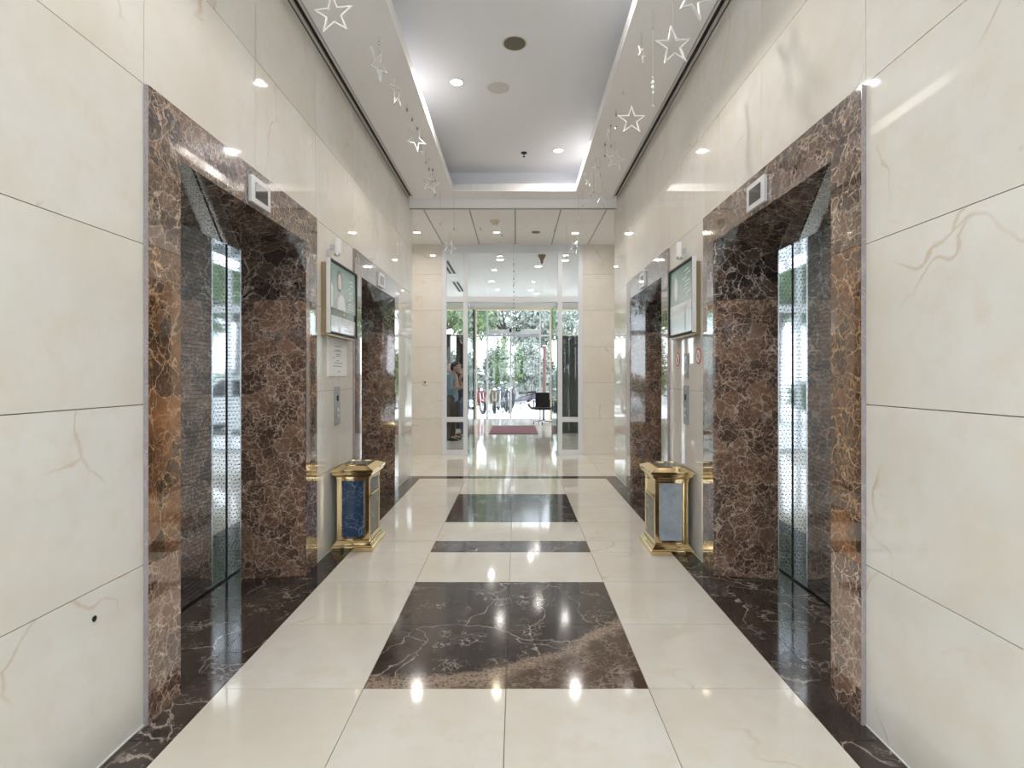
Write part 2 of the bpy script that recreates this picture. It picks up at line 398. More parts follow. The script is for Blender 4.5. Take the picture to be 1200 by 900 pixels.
for sx in (-1,1):
    x0, x1 = sorted((sx*2.556, sx*5.6)); piece('floor_slab', x0, x1, 7.68, 9.77, -.012, 0, M['crema_floor'], floor)
    x0, x1 = sorted((sx*1.278, sx*5.6)); piece('floor_slab', x0, x1, -2.6, -.60, -.012, 0, M['crema_floor'], floor)
ly = [9.77+1.3717*k for k in range(7)]
for a, b in zip(ly, ly[1:]):
    for k in range(-2, 2): piece('floor_slab', k*2.4+G, (k+1)*2.4-G, a+G, b-G, -.012, 0, M['crema_floor'], floor)

# ------------------------------------------------------------------ corridor walls with tiles
def side_wall(sx, name, label):
    m = MB()
    def bx(x0, x1, *r):
        a, b = sorted((sx*x0, sx*x1)); m.box(a, b, *r)
    segs = [-.6, LIFTS[0]-.80, LIFTS[0]+.80, LIFTS[1]-.80, LIFTS[1]+.80, Y_END-.02]
    for k in (0, 2, 4): bx(HW+.02, 2.15, segs[k], segs[k+1], 0, 4.4)
    for k in (1, 3):
        bx(HW+.02, 2.15, segs[k], segs[k+1], 2.43, 4.4); bx(2.0, 2.15, segs[k], segs[k+1], 0, 2.43)
    wall = m.build(name, M['joint']); tag(wall, label, kind='structure')
    cols = [-.62+TW*k for k in range(10)]; cols[-1] = Y_END
    cols[0] = -.60
    for a, b in zip(cols, cols[1:]):
        for r in range(6):
            z0, z1 = r*TH, (r+1)*TH
            inlift = any(abs((a+b)/2-c) < FH for c in LIFTS)
            if inlift and r < 4: continue
            x0, x1 = sorted((sx*HW, sx*(HW+.02)))
            lo, hi = a, b
            if r < 4:
                for c in LIFTS:                     # tiles stop at the surround
                    if abs(b-(c-FH)) < .12: hi = c-FH
                    if abs(a-(c+FH)) < .12: lo = c+FH
            piece('wall_tile', x0, x1, lo+G, hi-G, z0+G, z1-G, M['crema_wall'], wall)
    for r in range(6):                              # polished end of the wall
        x0, x1 = sorted((sx*HW, sx*2.15)); piece('wall_tile', x0, x1, Y_END-.018, Y_END, r*TH+G, (r+1)*TH-G, M['crema_wall'], wall)
        piece('wall_tile', x0, x1, -.62, -.602, r*TH+G, (r+1)*TH-G, M['crema_wall'], wall)
    # pale sealant line at the foot
    s = MB()
    edges = [-.6, LIFTS[0]-FH, LIFTS[0]+FH, LIFTS[1]-FH, LIFTS[1]+FH, Y_END]
    for k in (0, 2, 4):
        x0, x1 = sorted((sx*(HW-.004), sx*HW)); s.box(x0, x1, edges[k], edges[k+1], 0, .005)
    s.build('sealant_line', M['seal'], wall)
    return wall
wl = side_wall(-1, 'wall_left', 'left wall of polished cream marble tiles')
wr = side_wall(1, 'wall_right', 'right wall of polished cream marble tiles')
hole = P(110, 725, 1.496*F/495); 
h = MB().lathe([(.009,0),(.011,.003),(.007,.004)], 10).build('plug', M['rubber'], wl, (-HW, hole.y, hole.z)); h.rotation_euler = (0, PI/2, 0)

# far wall either side of the screen, side passage and returns behind the camera
def far_wall(sx, name, xin, label):
    x0, x1 = sorted((sx*xin, sx*5.6)); w = MB().box(x0, x1, Y_SCR+.02, Y_SCR+.22, 0, 4.3).build(name, M['joint']); tag(w, label, kind='structure')
    xe = [xin, xin+.70, xin+.70+TW, xin+.70+2*TW, xin+.7+3*TW, 5.6]
    for a, b in zip(xe, xe[1:]):
        for r in range(6):
            p, q = sorted((sx*a, sx*b)); piece('wall_tile', p+G, q-G, Y_SCR, Y_SCR+.02, r*TH+G, min((r+1)*TH, 3.80)-G, M['crema_wall'], w)
    return w
far_wall(-1, 'wall_far_left', 1.278, 'cream marble wall left of the glazed screen')
far_wall(1, 'wall_far_right', 1.233, 'cream marble wall right of the glazed screen')
for sx, nm in ((-1,'wall_passage_left'), (1,'wall_passage_right')):
    x0, x1 = sorted((sx*5.6, sx*5.8)); w = MB().box(x0, x1, Y_END-.3, Y_SCR+.2, 0, 4.3).build(nm, M['crema_wall']); tag(w, 'cream end wall of the side passage', kind='structure')
    x0, x1 = sorted((sx*2.15, sx*5.8)); w2 = MB().box(x0, x1, Y_END-.2, Y_END-.01, 0, 4.3).build(nm+'_inner', M['crema_wall']); tag(w2, 'cream side wall of the passage', kind='structure')
    x0, x1 = sorted((sx*2.15, sx*5.8)); w3 = MB().box(x0, x1, -.62, -.45, 0, 4.4).build('wall_return_'+('left' if sx<0 else 'right'), M['crema_wall']); tag(w3, 'cream return wall behind the camera', kind='structure')
    x0, x1 = sorted((sx*5.6, sx*5.8)); w4 = MB().box(x0, x1, -2.7, -.45, 0, 4.4).build('wall_vestibule_'+('left' if sx<0 else 'right'), M['crema_wall']); tag(w4, 'cream end wall behind the camera', kind='structure')
    x0, x1 = sorted((sx*4.8, sx*5.0)); w5 = MB().box(x0, x1, Y_SCR+.2, Y_FR+.1, 0, 4.3).build('wall_lobby_'+('left' if sx<0 else 'right'), M['plaster']); tag(w5, 'white plaster side wall of the front lobby', kind='structure')

# ------------------------------------------------------------------ ceilings
TX0, TX1, TY1 = -.81, .845, 7.34
c = MB()
c.box(-HW+.078, TX0, -.3, TY1, ZC, ZC+.012)
c.box(TX1, HW-.078, -.3, TY1, ZC, ZC+.012)
c.box(-HW+.078, HW-.078, TY1, 7.66, ZC, ZC+.012)
c.box(-5.7, 5.7, -2.7, -.3, ZC, ZC+.05)
for sx in (-1,1):
    a, b = sorted((sx*(HW-.078), sx*HW)); c.box(a, b, 7.55, 7.66, ZC, ZC+.012)
ceil = c.build('ceiling', M['paint']); tag(ceil, 'off-white soffit framing the raised ceiling tray', kind='structure')
lip = MB()
lip.box(TX0-.02, TX0, -.3, TY1, ZC+.012, ZC+.10); lip.box(TX1, TX1+.02, -.3, TY1, ZC+.012, ZC+.10)
for k in range(6):
    a = TX0+(TX1-TX0)*k/6; lip.box(a+.002, a+(TX1-TX0)/6-.002, TY1, TY1+.02, ZC+.012, ZC+.10)
lip.build('tray_lip', M['white'], ceil)
tr = MB(); ZT = ZC+.32
tr.box(-1.02, 1.05, -.4, 7.56, ZT, ZT+.05)
tr.box(-1.04, -1.02, -.4, 7.56, ZC+.012, ZT); tr.box(1.05, 1.07, -.4, 7.56, ZC+.012, ZT); tr.box(-1.04, 1.07, 7.54, 7.56, ZC+.012, ZT); tr.box(-1.04, 1.07, -.42, -.40, ZC+.012, ZT)
tray = tr.build('ceiling_tray', M['paint_tray']); tag(tray, 'grey-white raised ceiling tray', kind='structure')
rf = MB().box(-6, 6, -3.4, Y_FR+.6, 4.42, 4.6).build('roof_slab', M['concrete']); tag(rf, 'concrete slab above the ceilings', kind='structure')
# linear air slots
for sx, side in ((-1,'left'), (1,'right')):
    sl = empty('air_slot_diffuser', (0,0,0), 0, 'long black linear air slot with pale trims along top of %s wall' % side, 'air vent', 'linear air slots beside the soffit')
    def bb(n, a, b, z0, z1, mt, y1=7.55):
        p, q = sorted((sx*(HW-a), sx*(HW-b))); return MB().box(p, q, -.3, y1, z0, z1).build(n, mt, sl)
    bb('wall_trim', 0, .022, ZC-.006, ZC+.012, M['trim']); bb('slot', .022, .054, ZC+.008, ZC+.03, M['black'])
    bb('inner_trim', .054, .074, ZC-.004, ZC+.012, M['trim']); bb('shadow_gap', .074, .078, ZC+.008, ZC+.012, M['black'])
# drop and suspended tile ceiling before the glazed screen
ZG = 3.75
dm = MB(); dm.box(-5.7, 5.7, 7.66, 7.68, ZG-.004, ZC+.1); dm.box(-5.7, 5.7, 7.68, Y_SCR+.1, ZG+.012, ZG+.05); dm.box(-5.7, 5.7, 7.655, 7.69, ZG-.010, ZG)
grid = dm.build('ceiling_passage', M['tbar']); tag(grid, 'suspended ceiling of pale boards with grey joints', kind='structure')
MB().box(-5.7, 5.7, 7.652, 7.66, ZG+.002, ZC+.012).build('fascia', M['paint'], grid)
gy = [7.69, 8.39, 9.09, 9.77]
for a, b in zip(gy, gy[1:]):
    for k in range(-6, 6): piece('ceiling_tile', .03+k*.645+.011, .03+(k+1)*.645-.011, a+.002, b-.002, ZG, ZG+.012, M['acoustic'], grid)
ZL = 3.97
lc = MB().box(-5, 5, Y_SCR+.1, Y_FR+.1, ZL, ZL+.06).build('ceiling_lobby', M['paint']); tag(lc, 'white plasterboard ceiling of the front lobby', kind='structure')

# ------------------------------------------------------------------ lamps and ceiling fittings
def downlight(p, label, r=.055, watts=DOWN_W, warm=False, group='round ceiling downlights', big=1.0):
    e = empty('downlight', p, 0, label, 'ceiling light', group)
    MB().torus((0,0,-.002), r*1.12, .007, 'z', 24, 6).build('trim_ring', M['white'], e, smooth=True)
    MB().lathe([(r,-.004),(r,.006)], 24).build('lens', M['lamp_warm'] if warm else M['lamp'], e)
    ld = bpy.data.lights.new('downlight_lamp', 'AREA'); ld.shape = 'DISK'; ld.size = r*2; ld.energy = watts*big; ld.color = (1,.82,.58) if warm else (1,.925,.86)
    lo = put('downlight_lamp', ld, e, (0,0,-.012)); ld.spread = R(168)
    return e
def at_h(px, py, z):                          # point of a horizontal plane seen at a pixel
    y = (z-CZ)*F/(441-py); return Vector((CX+(px-605)*y/F, y, z))
downlight(at_h(535,96,ZT), 'lit round downlight in the raised tray, nearer one on the left')
downlight(at_h(654,176,ZT), 'lit round downlight in the raised tray, farther one on the right')
for x, y, lb in ((-.55,1.9,'left'),(.55,3.4,'right')):  # unseen lamps added along the tray row for more corridor light
    downlight((x,y,ZT), lb+' added downlight of the raised tray, unseen above the top edge of view', group='added tray downlights above the frame')
downlight(at_h(488.6,272,ZG), 'lit round downlight by the left end of the passage ceiling', watts=DOWN_W*.5)
downlight(at_h(582,272,ZG), 'warm yellow downlight in the passage ceiling under the smoke detector', r=.05, watts=DOWN_W*.25, warm=True)
downlight(at_h(674,273,ZG), 'lit round downlight by the right end of the passage ceiling', watts=DOWN_W*.5)
for px, py, lb in ((586,304,'lit lobby downlight nearest the screen head, left of centre'), (631,312,'lit lobby downlight below the brown sensor'), (662,305,'lit lobby downlight seen through right fanlight pane'),
                   (576,329.5,'lit lobby downlight left of the hanging bead string'), (622,340,'smaller of the two lobby downlights right of the bead string'), (629,344,'brighter of the two lobby downlights right of the bead string')):
    downlight(at_h(px,py,ZL), lb, r=.075, watts=DOWN_W*.22)
for x, lb in ((-3.3,'left'), (3.3,'right')):
    downlight((x, 8.8, ZG), 'downlight in the %s side passage beyond the corridor end' % lb, group='side passage downlights')
    downlight((x, 14, ZL), 'added downlight out of view near the %s side wall of the lobby' % lb, r=.075, watts=DOWN_W*1.3, group='added lobby side downlights')  # stronger lamps added out of view to light the lobby
for i, x in enumerate((-3.6, -1.2, 1.2, 3.6)):
    e = empty('fill_light_panel', (x,-1.5,ZC), 0, '%s added fill light panel from the left, unseen behind the camera' % ORD[i], 'ceiling light', 'added fill light panels behind the camera')  # fill panels added out of view to brighten the interior
    MB().box(-.62,.62,-.32,.32,-.012,.0).build('frame', M['white'], e); MB().box(-.58,.58,-.28,.28,-.016,-.012).build('diffuser', M['fill_lamp'], e)
    ld = bpy.data.lights.new('fill_lamp', 'AREA'); ld.shape = 'RECTANGLE'; ld.size = 1.16; ld.size_y = .56; ld.energy = FILL_PANEL_W; ld.color = (1,.98,.95)
    put('fill_lamp', ld, e, (0,0,-.03))
def disc(name, p, r, label, mat, cat, ring=True, h=.012):
    e = empty(name, p, 0, label, cat)
    if ring: MB().torus((0,0,0), r*1.07, r*.07, 'z', 28, 6, .4).build('trim_ring', M['cream_frame'], e, smooth=True)
    MB().lathe([(r*.98,-h*.4),(r,h*.2),(r,h*.5)], 28).build('face', mat, e)
    return e
disc('ceiling_speaker', at_h(603,51,ZT), .092, 'round olive speaker grille in the raised tray', M['olive'], 'speaker')
disc('ceiling_cover_plate', at_h(584,103,ZT), .11, 'faint pale blank cover disc in the raised tray', plain('aged_cover_paint', (.70,.69,.67), .7), 'cover plate', False, .006)
disc('ceiling_speaker', at_h(628,272,ZG), .072, 'grey round speaker grille in the passage ceiling', M['olive'], 'speaker')
e = empty('sprinkler_head', at_h(614,179,ZT), 0, 'small dark sprinkler head in the raised tray', 'sprinkler')
MB().lathe([(.012,-.012),(.036,-.008),(.038,0)], 16).build('escutcheon', M['rubber'], e); MB().lathe([(.016,-.052),(.016,-.048),(.005,-.045),(.007,-.012)], 12).build('deflector', M['rubber'], e)
e = empty('smoke_detector', at_h(580,259,ZG), 0, 'beige smoke detector in the passage ceiling above the warm downlight', 'smoke detector')
MB().lathe([(.02,-.062),(.045,-.055),(.05,-.028)], 20).build('sensing_head', M['cream_frame'], e, smooth=True); MB().lathe([(.062,-.03),(.075,-.012),(.075,0)], 20).build('base', M['cream_frame'], e)
e = empty('motion_sensor', at_h(635,299,ZL-.0), 0, 'brown cone-shaped sensor hanging from the lobby ceiling', 'sensor')
MB().lathe([(.025,-.16),(.04,-.10),(.085,-.03),(.09,0)], 16).build('body', M['bronze'], e, smooth=True); MB().lathe([(.012,-.18),(.025,-.16)], 12).build('lens', M['rubber'], e)
for px, py, L, lb in ((526,313,.8,'black slotted air vent in lobby ceiling, nearer of two'), (537.5,336,.9,'black slotted air vent in lobby ceiling, farther of two')):
    p = at_h(px, py, ZL); e = empty('lobby_air_vent', (p.x, p.y, ZL), 0, lb, 'air vent', 'lobby slot vents')
    MB().box(-.12,.12,-L,L,-.010,0).build('frame', M['white'], e)
    for k in (-1,1): MB().box(k*.05-.03, k*.05+.03, -L+.05, L-.05, -.014,-.009).build('slot', M['black'], e)

# ------------------------------------------------------------------ lifts
def lift(sx, cy, label):
    # local x runs along the wall to the viewer's right, local y goes into the wall, z up; surround face is at y = 0
    rot = PI/2 if sx < 0 else -PI/2
    e = empty('elevator', (sx*(HW-.02), cy, 0), rot, label, 'elevator', 'marble framed elevators')
    D, IH, IT = .42, .645, 2.265
    cuts = [0, TH, 3*TH, FTOP]
    g = G*.7
    for s in (-1, 1):
        for a, b in zip(cuts, cuts[1:]):                   # flat jamb slabs, top one mitred
            o0, i0 = s*FH, s*OH
            m = MB()
            if b == FTOP: poly = [(o0,a+g),(i0,a+g),(i0,OTOP-g),(o0,FTOP)]
            else: poly = [(o0,a+g),(i0,a+g),(i0,b-g),(o0,b-g)]
            if s > 0: poly = [poly[1],poly[0],poly[3],poly[2]]
            m.prism(poly, 0, .03).build('jamb_slab', M['emp_grey' if b == FTOP else ('emp_tan' if a == 0 else 'emp_rust')], e)
        rc = [0, TH, 3*TH]
        for a, b in zip(rc, [TH, 3*TH, None]):             # splayed reveal slabs
            t0 = OTOP if b is None else b; t1 = IT if b is None else b
            bot = [(s*OH,.004,a+g),(s*IH,D,a+g),(s*(IH+.03),D,a+g),(s*(OH+.02),.03,a+g)]
            top = [(s*OH,.004,t0-g),(s*IH,D,t1-g),(s*(IH+.03),D,t1-g),(s*(OH+.02),.03,t0-g)]
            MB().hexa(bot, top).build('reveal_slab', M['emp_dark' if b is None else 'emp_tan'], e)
        MB().box(*sorted((s*IH, s*(IH+.03))), D, .52, 0, IT).build('steel_jamb', M['steel'], e)
        MB().box(*sorted((s*(IH-.003), s*IH)), D-.002, D+.006, 0, IT).build('steel_edge', M['chrome'], e)
        MB().box(*sorted((s*FH, s*(FH+.004))), .001, .019, 0, FTOP).build('edge_strip', M['edge'], e)  # pale strip carries the painted daylight reflection of the surround's side
        MB().box(*sorted((s*(IH-.004), s*IH)), .5145, .5195, 0, IT).build('corner_gap', M['black'], e)
    for a, b in ((-1, 0), (0, 1)):                         # head slabs and sloping soffit slabs
        xo0 = a*FH if a else g; xo1 = b*FH if b else -g; xi0 = a*OH if a else g; xi1 = b*OH if b else -g
        MB().prism([(xi0,OTOP),(xi1,OTOP),(xo1,FTOP),(xo0,FTOP)], 0, .03).build('head_slab', M['emp_grey'], e)
        q0 = a*IH if a else g; q1 = b*IH if b else -g
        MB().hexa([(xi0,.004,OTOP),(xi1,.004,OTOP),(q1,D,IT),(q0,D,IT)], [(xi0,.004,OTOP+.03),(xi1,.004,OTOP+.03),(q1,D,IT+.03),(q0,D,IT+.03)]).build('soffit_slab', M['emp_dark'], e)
    MB().box(-IH, IH, D, .52, IT-.0, IT+.02).build('steel_head', M['steel'], e)
    for a, b in ((-IH-.01, -.002), (.002, IH+.01)):
        MB().box(a, b, .52, .545, .012, IT).build('door_leaf', M['steel'], e)
    MB().box(-IH, IH, .508, .545, 0, .004).build('door_sill', M['rubber'], e)
    MB().box(-.002,.002,.519,.53,.012,IT).build('door_gap', M['black'], e)
    ind = MB(); ind.box(-.115,.115,-.022,.0,2.365,2.515)
    io = ind.build('floor_indicator', M['satin'], e, bevel=.003)
    MB().box(-.075,.075,-.0235,-.02,2.395,2.485).build('indicator_screen', M['screen'], io)
    MB().box(-FH, FH, -.006, 0, 0, .004).build('sealant_line', M['seal'], e) if False else None
    return e
lift(-1, LIFTS[0], 'brown marble framed elevator on left wall, nearest the camera')
lift(-1, LIFTS[1], 'brown marble framed elevator on left wall, beyond the blue bin')
lift(1, LIFTS[0], 'brown marble framed elevator on right wall, nearest the camera')
lift(1, LIFTS[1], 'brown marble framed elevator on right wall, beyond the pale bin')

# ------------------------------------------------------------------ things on the walls
def wall_frame(sx, name, y, z, label, cat, group=None):     # local x to the viewer's right, -y out of the wall
    return empty(name, (sx*HW, y, z), PI/2 if sx < 0 else -PI/2, label, cat, group)
M['ad_green'] = None
def gradient(name, a, b, axis=2, rough=.12):
    t = NT(name); tc = t.n('ShaderNodeTexCoord'); sp = t.n('ShaderNodeSeparateXYZ'); t.l(tc.outputs['Generated'], sp.inputs[0])
    t.l(t.mix(sp.outputs[axis], a, b), t.b.inputs['Base Color']); t.b.inputs['Roughness'].default_value = rough; t.b.inputs['Coat Weight'].default_value = .2
    c = t.mix(sp.outputs[axis], a, b); t.l(c, t.b.inputs['Emission Color']); t.b.inputs['Emission Strength'].default_value = .2
    return t.m
M['ad_green'] = gradient('poster_green_backdrop', (.34,.40,.36), (.09,.17,.14))
M['ad_grey'] = gradient('poster_grey_strip', (.30,.27,.28), (.42,.38,.40))
M['ad_reflection'] = gradient('screen_reflection_strip', (.45,.50,.55), (.62,.66,.70))  # reflected architecture painted as a pale gradient
M['ad_skin'] = plain('poster_pale_pink', (.72,.62,.60), .3)
M['ad_white'] = plain('poster_white', (.74,.74,.76), .3)
M['ad_text'] = plain('poster_text', (.62,.66,.62), .3)
M['ad_yellow'] = plain('poster_yellow', (.75,.62,.18), .3)
M['ad_dark'] = plain('poster_dark_hair', (.10,.12,.11), .3)
M['ad_brown'] = plain('poster_brown_band', (.10,.085,.075), .2)
def ellipse(cx, cz, rx, rz, n=18, a0=0): return [(cx+rx*math.cos(2*PI*i/n), cz+rz*math.sin(2*PI*i/n)) for i in range(n)]
def ad_screen(sx, y0, y1, z0, z1, label, kind):
    w, h = y1-y0, z1-z0
    e = wall_frame(sx, 'advertising_screen', (y0+y1)/2, z0, label, 'screen', 'framed advertising screens')
    MB().box(-w/2+.01, w/2-.03, -.05, 0, -.018, h-.03).build('back_case', M['bronze'], e, bevel=.004)
    f = MB()
    for a, b, c, d in ((-w/2,w/2,h-.014,h),(-w/2,w/2,0,.014),(-w/2,-w/2+.014,.014,h-.014),(w/2-.014,w/2,.014,h-.014)): f.box(a,b,-.075,-.05,c,d)
    f.build('bezel', M['bronze'] if kind == 'x' else M['rubber'], e)
    s = -1 if sx < 0 else 1
    MB().box(*sorted((s*w/2, s*(w/2+.006))), -.076, -.045, 0, h).build('side_trim', M['white'], e)
    Wd = w/2-.014
    def flat(n, poly, mt, lay=1, par=None): return MB().prism(poly, -.0612-.0008*lay, -.052).build(n, mt, par or e)
    if kind == 'left':
        pic = flat('picture', [(-Wd,.205),(Wd,.205),(Wd,h-.014),(-Wd,h-.014)], M['ad_green'], 0)
        flat('band', [(-Wd,.145),(Wd,.145),(Wd,.205),(-Wd,.205)], M['ad_brown'], 0)
        low = flat('lower_picture', [(-Wd,.014),(Wd,.014),(Wd,.145),(-Wd,.145)], M['ad_grey'], 0)
        flat('figure_dress', [(-.14,.205),(.06,.205),(.05,.27),(.0,.32),(-.06,.335),(-.13,.30),(-.15,.25)], M['ad_white'], 1, pic)
        flat('figure_sleeve', [(-.34,.205),(-.26,.205),(-.26,.36),(-.29,.40),(-.33,.33)], M['ad_white'], 1, pic)
        flat('figure_hair', ellipse(-.10,.435,.062,.095), M['ad_dark'], 1, pic); flat('figure_face', ellipse(-.095,.42,.043,.075), M['ad_skin'], 2, pic)
        flat('figure_neck', [(-.12,.32),(-.075,.32),(-.078,.37),(-.115,.37)], M['ad_skin'], 2, pic)
        for k in range(7):
            zc = .47-.032*k; xa = .15+.03*math.sin(k*2.1); flat('caption_stroke', [(xa,zc),(xa+.09+.03*math.cos(k*1.7),zc+.008),(xa+.085,zc+.016),(xa+.004,zc+.008)], M['ad_text'], 1, pic)
        for k in range(3): flat('caption_line', [(.12,.235-.0*k+.02*k),(.30,.235+.02*k),(.30,.241+.02*k),(.12,.241+.02*k)], M['ad_text'], 1, pic)
        st = [(.02+(.022 if i%2==0 else .008)*math.sin(PI*i/5), .175+(.022 if i%2==0 else .008)*math.cos(PI*i/5)) for i in range(10)][::-1]
        flat('yellow_emblem', st, M['ad_yellow'], 1)
        flat('lower_figure', [(-.13,.014),(-.06,.014),(-.07,.07),(-.08,.12),(-.10,.12),(-.12,.07)], M['ad_white'], 1, low)
        for k in range(3): flat('lower_line', [(.04,.045+.03*k),(.24,.045+.03*k),(.24,.053+.03*k),(.04,.053+.03*k)], M['ad_text'], 1, low)
    else:
        pic = flat('picture', [(-Wd,.26),(Wd,.26),(Wd,h-.014),(-Wd,h-.014)], M['ad_green'], 0)
        low = flat('lower_picture', [(-Wd,.014),(Wd,.014),(Wd,.26),(-Wd,.26)], M['ad_reflection'], 0)  # lower half painted as the reflection in the screen glass
        flat('figure', ellipse(-.14,.39,.04,.10), M['ad_white'], 1, pic)
        for k in range(8):
            zc = .50-.03*k; xa = .08+.05*math.sin(k*2.3); flat('caption_stroke', [(xa,zc),(xa+.12,zc+.012),(xa+.115,zc+.02),(xa+.003,zc+.008)], M['ad_text'], 1, pic)
        flat('pale_reflection', [(-Wd,.16),(Wd,.20),(Wd,.26),(-Wd,.22)], M['ad_white'], 1, low); flat('dark_stroke', [(.10,.03),(.12,.03),(.12,.24),(.10,.22)], M['ink'], 1, low)
    return e
ad_screen(-1, 4.19, 4.90, 1.735, 2.31, 'advertising screen with green picture of a pale figure, above white notice', 'left')
ad_screen(1, 4.14, 4.79, 1.735, 2.31, 'advertising screen with pale reflection painted over its lower half, above round prohibition signs', 'right')
for sx, y, side in ((-1, 4.41, 'green'), (1, 4.53, 'pale')):
    e = wall_frame(sx, 'wall_light_tube', y, 2.37, 'small white upright tube fixed to wall above the %s advertising screen' % side, 'wall light', 'tubes above the screens')
    MB().lathe([(.02,0),(.025,.004),(.025,.132),(.02,.137)], 18).build('tube', M['white'], e, (0,-.055,0), smooth=False)
    MB().box(-.008,.008,-.04,0,.05,.09).build('bracket', M['chrome'], e); MB().lathe([(.0255,0),(.0255,.012)], 18).build('end_cap', M['chrome'], e, (0,-.055,.005))
e = wall_frame(-1, 'notice_sheet', 4.58, 1.40, 'white printed notice sheet under the left advertising screen', 'notice')
MB().box(-.245,.245,-.004,0,0,.315).build('sheet', M['paper'], e); MB().box(-.25,-.245,-.012,0,-.003,.318).build('holder_edge', M['white'], e)
for k, (a, b, z) in enumerate(((-.08,.09,.245),(-.05,.06,.215),(-.10,.10,.205),(-.05,.07,.18),(-.04,.05,.165),(-.12,-.08,.15),(-.03,.03,.125),(-.10,.12,.105),(-.12,.10,.08),(.0,.06,.035))):
    MB().box(a, b, -.0048, -.0035, z, z+.008).build('print_line', M['ink'], e)
def call_panel(sx, y, z, w, h, label, n):
    e = wall_frame(sx, 'call_panel', y, z, label, 'call panel', 'brushed steel lift call panels')
    MB().box(-w/2,w/2,-.008,0,0,h).build('plate', M['panel'], e, bevel=.002)
    for k in range(n):
        b = MB().lathe([(.014,0),(.016,.004),(.012,.006)], 14).build('button', M['satin'], e, (0,-.008,h*.22+.05*k)); b.rotation_euler = (PI/2,0,0)
    MB().box(-.018,.018,-.0095,-.007,h*.62,h*.62+.045).build('display', M['screen'], e)
call_panel(-1, 4.565, 1.0, .13, .315, 'brushed steel call panel under the white notice', 2)
call_panel(1, 4.52, 1.005, .13, .32, 'lower, larger brushed steel call panel on right wall', 2)
call_panel(1, 4.505, 1.39, .10, .20, 'upper, smaller brushed steel call panel on right wall', 1)
def ban_sign(y, z, r, label, dev):
    e = wall_frame(1, 'prohibition_sign', y, z, label, 'sign', 'round prohibition signs')
    for n, rr, l, mt in (('plate', r, .003, M['red']), ('field', r*.80, .0038, M['paper'])):
        MB().prism(ellipse(0,0,rr,rr,28), -l, 0).build(n, mt, e)
    if dev == 'smoke':
        MB().box(-.024,.022,-.0044,-.003,-.006,.004).build('cigarette', M['ink'], e); MB().prism([(.024,.006),(.030,.006),(.026,.026),(.020,.024)], -.0044, -.003).build('smoke_mark', M['ink'], e)
    else:
        MB().prism([(-.02,-.028),(.02,-.028),(.024,.0),(.0,.012),(-.024,.0)], -.0044, -.003).build('pictogram', M['ink'], e); MB().prism(ellipse(0,.022,.009,.009), -.0044, -.003).build('pictogram_head', M['ink'], e)
    a = r*.9; b = MB().box(-a,a,-.0050,-.0046,-r*.07,r*.07).build('slash', M['red'], e); b.rotation_euler = (0, R(45), 0)
ban_sign(4.22, 1.556, .062, 'round red no-smoking sign, nearer the camera', 'smoke')
ban_sign(4.757, 1.548, .060, 'round red prohibition sign, farther along under the pale screen', 'other')
e = empty('switch_plate', tuple(P(498,448,Y_SCR)), 0, 'small cream switch plate on wall left of glazed screen', 'switch')
MB().box(-.045,.045,-.010,0,-.045,.045).build('plate', M['cream_frame'], e, bevel=.003); MB().box(-.012,.012,-.014,-.008,-.018,.018).build('rocker', M['rubber'], e)

